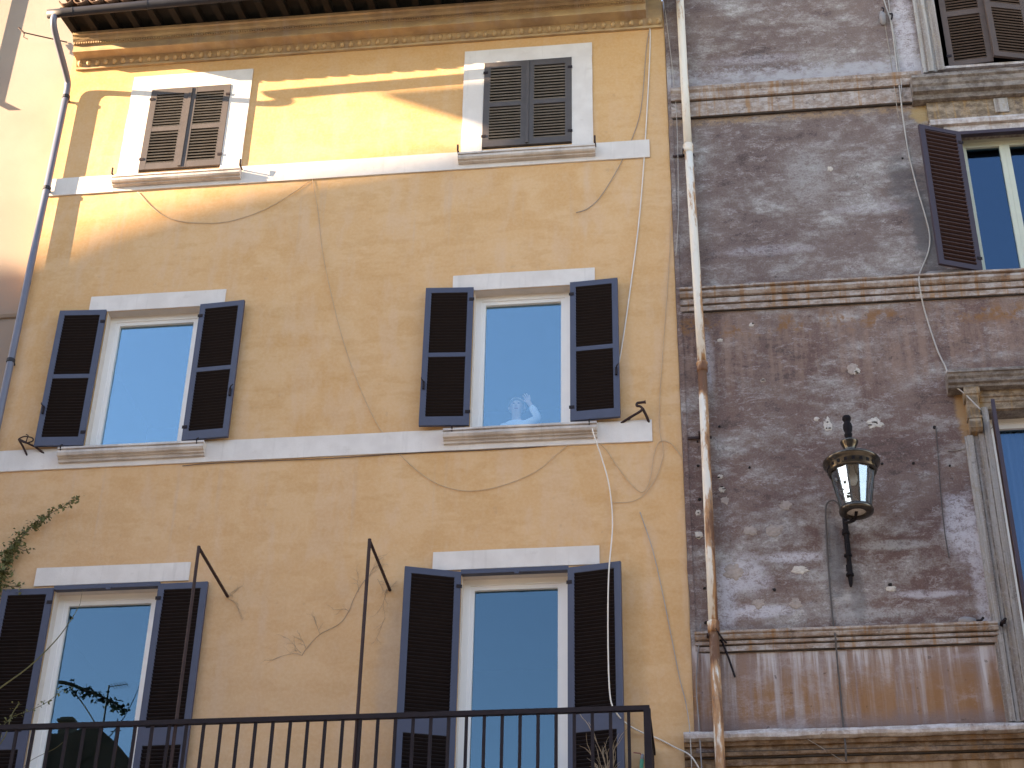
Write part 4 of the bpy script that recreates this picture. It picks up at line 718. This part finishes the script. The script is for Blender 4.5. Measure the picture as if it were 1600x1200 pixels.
MB().tube([at(1564, 978, -.03), at(1566, 972, -.10), at(1571, 968, -.12)], .020, 6).tube([at(1569, 974, -.10), at(1571, 966, -.10)], .016, 6).build('catch', M['iron'], hk)

# ================================================================== plants
def leafs(mb, pts, n, spread, s0, s1, rn, t0=0.):
    for i in range(n):
        p = pts[min(len(pts)-1, int(rn.uniform(t0, 1)*len(pts)))]; leaf(mb, p+V((rn.gauss(0, spread), -abs(rn.gauss(0, spread*.7)), rn.gauss(0, spread))), rn.uniform(s0, s1), rn)
rv = random.Random(11)
vine = thing('climbing_vine', 'green climbing vine reaching up the yellow wall at the left edge above the French window', 'vine', at(0, 905, -.03))
A = spline([at(-30, 960, -.05), at(0, 905, -.05), at(10, 878, -.06), at(24, 852, -.06), at(42, 830, -.07), at(62, 815, -.08), at(88, 797, -.10), at(122, 780, -.14)], 8)
B2 = spline([at(-20, 930, -.05), at(6, 918, -.05), at(22, 916, -.06), at(33, 918, -.07)], 6)
st = MB().tube(A, [.011-.008*i/len(A) for i in range(len(A))], 5).tube(B2, .005, 5).tube(spline([at(24, 852, -.06), at(36, 860, -.07), at(48, 858, -.09)], 4), .004, 5); st.build('stem', M['bark'], vine)
L_ = MB(); leafs(L_, A, 330, .030, .03, .062, rv, .05); leafs(L_, A[:28], 320, .05, .04, .08, rv); leafs(L_, B2, 70, .035, .03, .06, rv); leafs(L_, A[36:44], 40, .03, .03, .06, rv); leafs(L_, [at(46, 860, -.08), at(40, 861, -.08)], 14, .025, .03, .05, rv)
L_.build('leaves', M['leaf'], vine, kind='stuff')
sh1 = thing('trailing_shoot', 'long thin green shoot arching across the left French window and its shutter', 'plant', at(0, 1078, -1.0))
A = spline([at(-60, 1120, -1.0), at(0, 1075, -1.0), at(45, 1042, -.98), at(85, 1003, -.95), at(110, 970, -.92), at(125, 944, -.9)], 6)
sm_ = MB().tube(A, [.012-.009*i/len(A) for i in range(len(A))], 6).tube([A[-1], at(129, 922, -.9)], .002, 4); sm_.build('stem', M['stem'], sh1)
sh2 = thing('leafy_shoot', 'thin leafy shoot rising behind the balcony rail at the left edge', 'plant', at(0, 1140, -1.0))
A = spline([at(-30, 1180, -1.0), at(0, 1140, -1.0), at(20, 1120, -1.0), at(48, 1110, -1.0), at(75, 1096, -.98), at(98, 1078, -.95)], 6); B2 = spline([at(-10, 1175, -1.02), at(8, 1150, -1.02), at(18, 1118, -1.02), at(30, 1098, -1.02)], 5)
MB().tube(A, [.006-.004*i/len(A) for i in range(len(A))], 5).tube(B2, .006, 5).tube(spline([at(35, 1200, -1.0), at(52, 1186, -1.0), at(85, 1170, -1.0), at(98, 1160, -1.)], 5), .003, 4).build('stem', M['stem'], sh2)
L_ = MB(); leafs(L_, A, 60, .018, .02, .045, rv); leafs(L_, B2, 30, .02, .02, .045, rv); L_.build('leaves', M['leaf'], sh2, kind='stuff')
def twig(mb, p, d, L, r, dep, rn, flat=None, spread=.7):
    pts = [V(p)]; d = V(d).normalized(); n = 5
    for i in range(n):
        d = (d + V((rn.gauss(0, .18), 0 if flat else rn.gauss(0, .15), rn.gauss(0, .18)))).normalized()
        q = pts[-1]+d*L/n
        if flat: q.y = flat
        pts.append(q)
        if dep and rn.random() < .75: twig(mb, q, d+V((rn.uniform(-spread, spread), 0, rn.uniform(-spread, spread))), L*rn.uniform(.3, .55), r*.6, dep-1, rn, flat, spread)
    mb.tube(pts, [r*(1-.6*i/n) for i in range(n+1)], 4)
dv = thing('dried_creeper', 'bare dried creeper clinging to the yellow wall between the French windows', 'vine', at(470, 1000, 0))
mb = MB(); A = spline([at(472, 1024, -.008), at(480, 1012, -.008), at(500, 991, -.008), at(530, 975, -.008), at(545, 955, -.008), at(553, 935, -.008), at(566, 912, -.01), at(578, 898, -.012)], 4)
mb.tube(A, .0032, 4).build('stem', M['dry'], dv)
for pxy, dd, L in (((472, 1024), (-1, 0, .25), .28), ((470, 1020), (-.6, 0, .7), .24), ((478, 1014), (-.2, 0, 1), .22), ((500, 990), (-.3, 0, 1), .2), ((545, 955), (-.8, 0, .5), .18), ((560, 925), (-.2, 0, 1), .22), ((572, 905), (.7, 0, .7), .22), ((578, 898), (.2, 0, 1), .22), ((590, 905), (.4, 0, -.6), .16), ((604, 920), (-.2, 0, -1), .30), ((602, 965), (-.3, 0, -1), .25), ((355, 932), (.5, 0, .8), .16), ((355, 932), (1, 0, .3), .15), ((600, 930), (.3, 0, .9), .15), ((355, 935), (.8, 0, -.5), .25)):
    mb = MB(); twig(mb, at(*pxy, -.01), dd, L, .0024, 2, rv, -.009); mb.build('twig', M['dry'], dv)
dpn = thing('dried_pot_plant', 'bare dried plant standing behind the balcony bars by the right French window', 'plant', (-1.1, -1.0, 7.06))
mb = MB()
for k in range(9): twig(mb, (-1.1+rv.uniform(-.06, .06), -1.0+rv.uniform(-.05, .05), 7.36), (rv.uniform(-.25, .25), 0, 1), rv.uniform(.32, .52), .006, 1, rv, None, .22)
twig(mb, (-1.08, -1.0, 7.36), (0, 0, 1), .68, .007, 1, rv, None, .22); mb.build('stems', M['dry'], dpn)
MB().lathe([(.001, 7.06), (.10, 7.06), (.14, 7.34), (.155, 7.34), (.155, 7.38), (.13, 7.38), (.12, 7.34), (.001, 7.34)], (-1.1, -1.0, 0), 18).build('pot', M['tile'], dpn)
tp_ = thing('garden_tap', 'small tap with a red handle and green hose behind the balcony corner', 'tap', at(1003, 1190, -.06))
MB().tube([at(1003, 1183, 0), at(1004, 1180, -.10), at(1003, 1187, -.12)], .016, 8).build('spout', M['grey'], tp_); MB().tube([at(990, 1176, -.10), at(1000, 1177, -.10), at(1003, 1181, -.10)], .006, 6).build('handle', M['tapred'], tp_)
MB().tube([at(1003, 1187, -.12), at(1002, 1200, -.12), at(1000, 1260, -.12)], .020, 8).build('hose', M['hose'], tp_)

# ================================================================== the person behind the middle right window
per = thing('person', 'person in a pale blue shirt raising one hand, behind the middle right window', 'person', (-2.22, .55, 11.15))
def skin_mesh(name, verts, edges, radii, mat, parent, lvl=2):
    me = bpy.data.meshes.new(name); me.from_pydata(verts, edges, []); o = bpy.data.objects.new(name, me); COL.objects.link(o)
    md = o.modifiers.new('skin', 'SKIN'); md.use_smooth_shade = True; md.branch_smoothing = .5
    for i, r in enumerate(radii): me.skin_vertices[0].data[i].radius = (r, r) if not isinstance(r, tuple) else r
    me.skin_vertices[0].data[0].use_root = True
    s2 = o.modifiers.new('sub', 'SUBSURF'); s2.levels = lvl; s2.render_levels = lvl
    dg = bpy.context.evaluated_depsgraph_get(); nm = bpy.data.meshes.new_from_object(o.evaluated_get(dg)); nm.materials.clear(); nm.materials.append(mat)
    bpy.data.objects.remove(o); nm.polygons.foreach_set('use_smooth', [True]*len(nm.polygons))
    return link(name, nm, parent)
cx, cy = -2.225, .44
vb = [(cx, cy+.02, 11.98), (cx, cy+.02, 12.16), (cx, cy+.01, 12.34), (cx, cy, 12.44), (cx+.004, cy-.012, 12.50), (cx+.008, cy-.025, 12.555), (cx+.012, cy-.03, 12.64), (cx+.012, cy-.02, 12.70),
    (cx+.155, cy, 12.39), (cx+.285, cy-.10, 12.41), (cx+.19, cy-.16, 12.56), (cx+.165, cy-.165, 12.60),      # raised arm
    (cx-.155, cy, 12.37), (cx-.20, cy+.0, 12.12), (cx-.17, cy-.10, 11.92), (cx-.165, cy-.12, 11.86),
    (cx+.085, cy+.02, 11.93), (cx+.09, cy, 11.55), (cx+.09, cy+.03, 11.22), (cx+.09, cy-.08, 11.18), (cx-.085, cy+.02, 11.93), (cx-.09, cy, 11.55), (cx-.09, cy+.03, 11.22), (cx-.09, cy-.08, 11.18)]
eb = [(0, 1), (1, 2), (2, 3), (3, 4), (4, 5), (5, 6), (6, 7), (2, 8), (8, 9), (9, 10), (10, 11), (2, 12), (12, 13), (13, 14), (14, 15), (0, 16), (16, 17), (17, 18), (18, 19), (0, 20), (20, 21), (21, 22), (22, 23)]
rbd = [.115, .11, .12, .07, .052, .075, .088, .062, .058, .040, .028, .03, .058, .040, .028, .03, .085, .055, .036, .03, .085, .055, .036, .03]
h0 = len(vb)
def hand(root, base, dirs):
    for k, (d, L, off) in enumerate(dirs):
        a = V(base)+V(off); d = V(d).normalized(); i = len(vb); vb.extend([tuple(a), tuple(a+d*L*.55), tuple(a+d*L*.55+(d+V((-.35, -.25, 0))).normalized()*L*.45)]); rbd.extend([.0095, .0085, .0075]); eb.extend([(root, i), (i, i+1), (i+1, i+2)])
hand(11, vb[11], [((-.55, 0, 1), .075, (-.028, 0, .035)), ((-.4, 0, 1), .085, (-.012, -.004, .042)), ((-.25, 0, 1), .08, (.006, -.006, .042)), ((-.1, 0, 1), .062, (.022, -.004, .034)), ((-1, -.2, .35), .055, (-.03, -.008, .005))])
hand(15, vb[15], [((.1, -.1, -1), .07, (-.024, 0, -.035)), ((.05, -.1, -1), .08, (-.008, 0, -.04)), ((0, -.1, -1), .075, (.008, 0, -.04)), ((-.05, -.1, -1), .06, (.022, 0, -.034)), ((.8, -.2, -.5), .05, (.028, 0, -.005))])
body = skin_mesh('body', vb, eb, rbd, M['skin'], per)
shirt_v = [vb[i] for i in (0, 1, 2, 3, 8, 9, 10, 12, 13, 14)]; skin_mesh('shirt', shirt_v, [(0, 1), (1, 2), (2, 3), (2, 4), (4, 5), (5, 6), (2, 7), (7, 8), (8, 9)], [.135, .13, .142, .072, .076, .056, .042, .076, .056, .042], M['shirt'], per)
skin_mesh('trousers', [(cx, cy+.02, 12.0), vb[16], vb[17], (cx+.09, cy+.03, 11.26), vb[20], vb[21], (cx-.09, cy+.03, 11.26)], [(0, 1), (1, 2), (2, 3), (0, 4), (4, 5), (5, 6)], [.13, .10, .07, .055, .10, .07, .055], M['trousers'], per)
hc = V((cx+.012, cy-.015, 12.65)); hr = MB(); n = 20
for i in range(7):
    th = pi*.5*i/6
    for k in range(n):
        a = 2*pi*k/n; front = max(0, -sin(a)); r = .103*(1+.05*mn.noise(V((cos(a)*3, sin(a)*3, i))))
        z = .105*cos(th) if i < 4 else .105*cos(th)-(.05*(1-front)*(i-3)/3) + front*.05*(i-3)/3
        hr.v.append((hc.x+r*sin(max(th, .02))*cos(a), hc.y+.008+r*sin(max(th, .02))*sin(a), hc.z+z))
hr.f += [(i*n+k, i*n+(k+1) % n, (i+1)*n+(k+1) % n, (i+1)*n+k) for i in range(6) for k in range(n)] + [tuple(range(n))]
hr.build('hair', M['hair'], per, smooth=True)
fc = MB(); f0 = V((cx+.012, cy-.115, 12.605))
fc.add([f0+V((0, .01, .03)), f0+V((-.014, .008, -.012)), f0+V((.014, .008, -.012)), f0+V((0, -.022, -.010)), f0+V((0, .006, -.02))], [(0, 1, 3), (0, 3, 2), (1, 4, 3), (2, 3, 4)]).build('nose', M['skin'], per)
for sx in (-1, 1):
    MB().lathe([(.001, -.009), (.009, -.006), (.012, 0), (.009, .006), (.001, .009)], f0+V((sx*.03, .014, .028)), 8).build('eye', M['hole'], per); MB().lathe([(.001, -.028), (.012, -.02), (.015, 0), (.012, .02), (.001, .028)], (hc.x+sx*.092, hc.y-.005, hc.z-.035), 8).build('ear', M['skin'], per)
MB().box(-.022, .022, -.006, .006, -.004, .004, Matrix.Translation(f0+V((0, .012, -.045)))).build('mouth', M['tapred'], per)

for o in roots:
    if 'is_root' in o: del o['is_root']
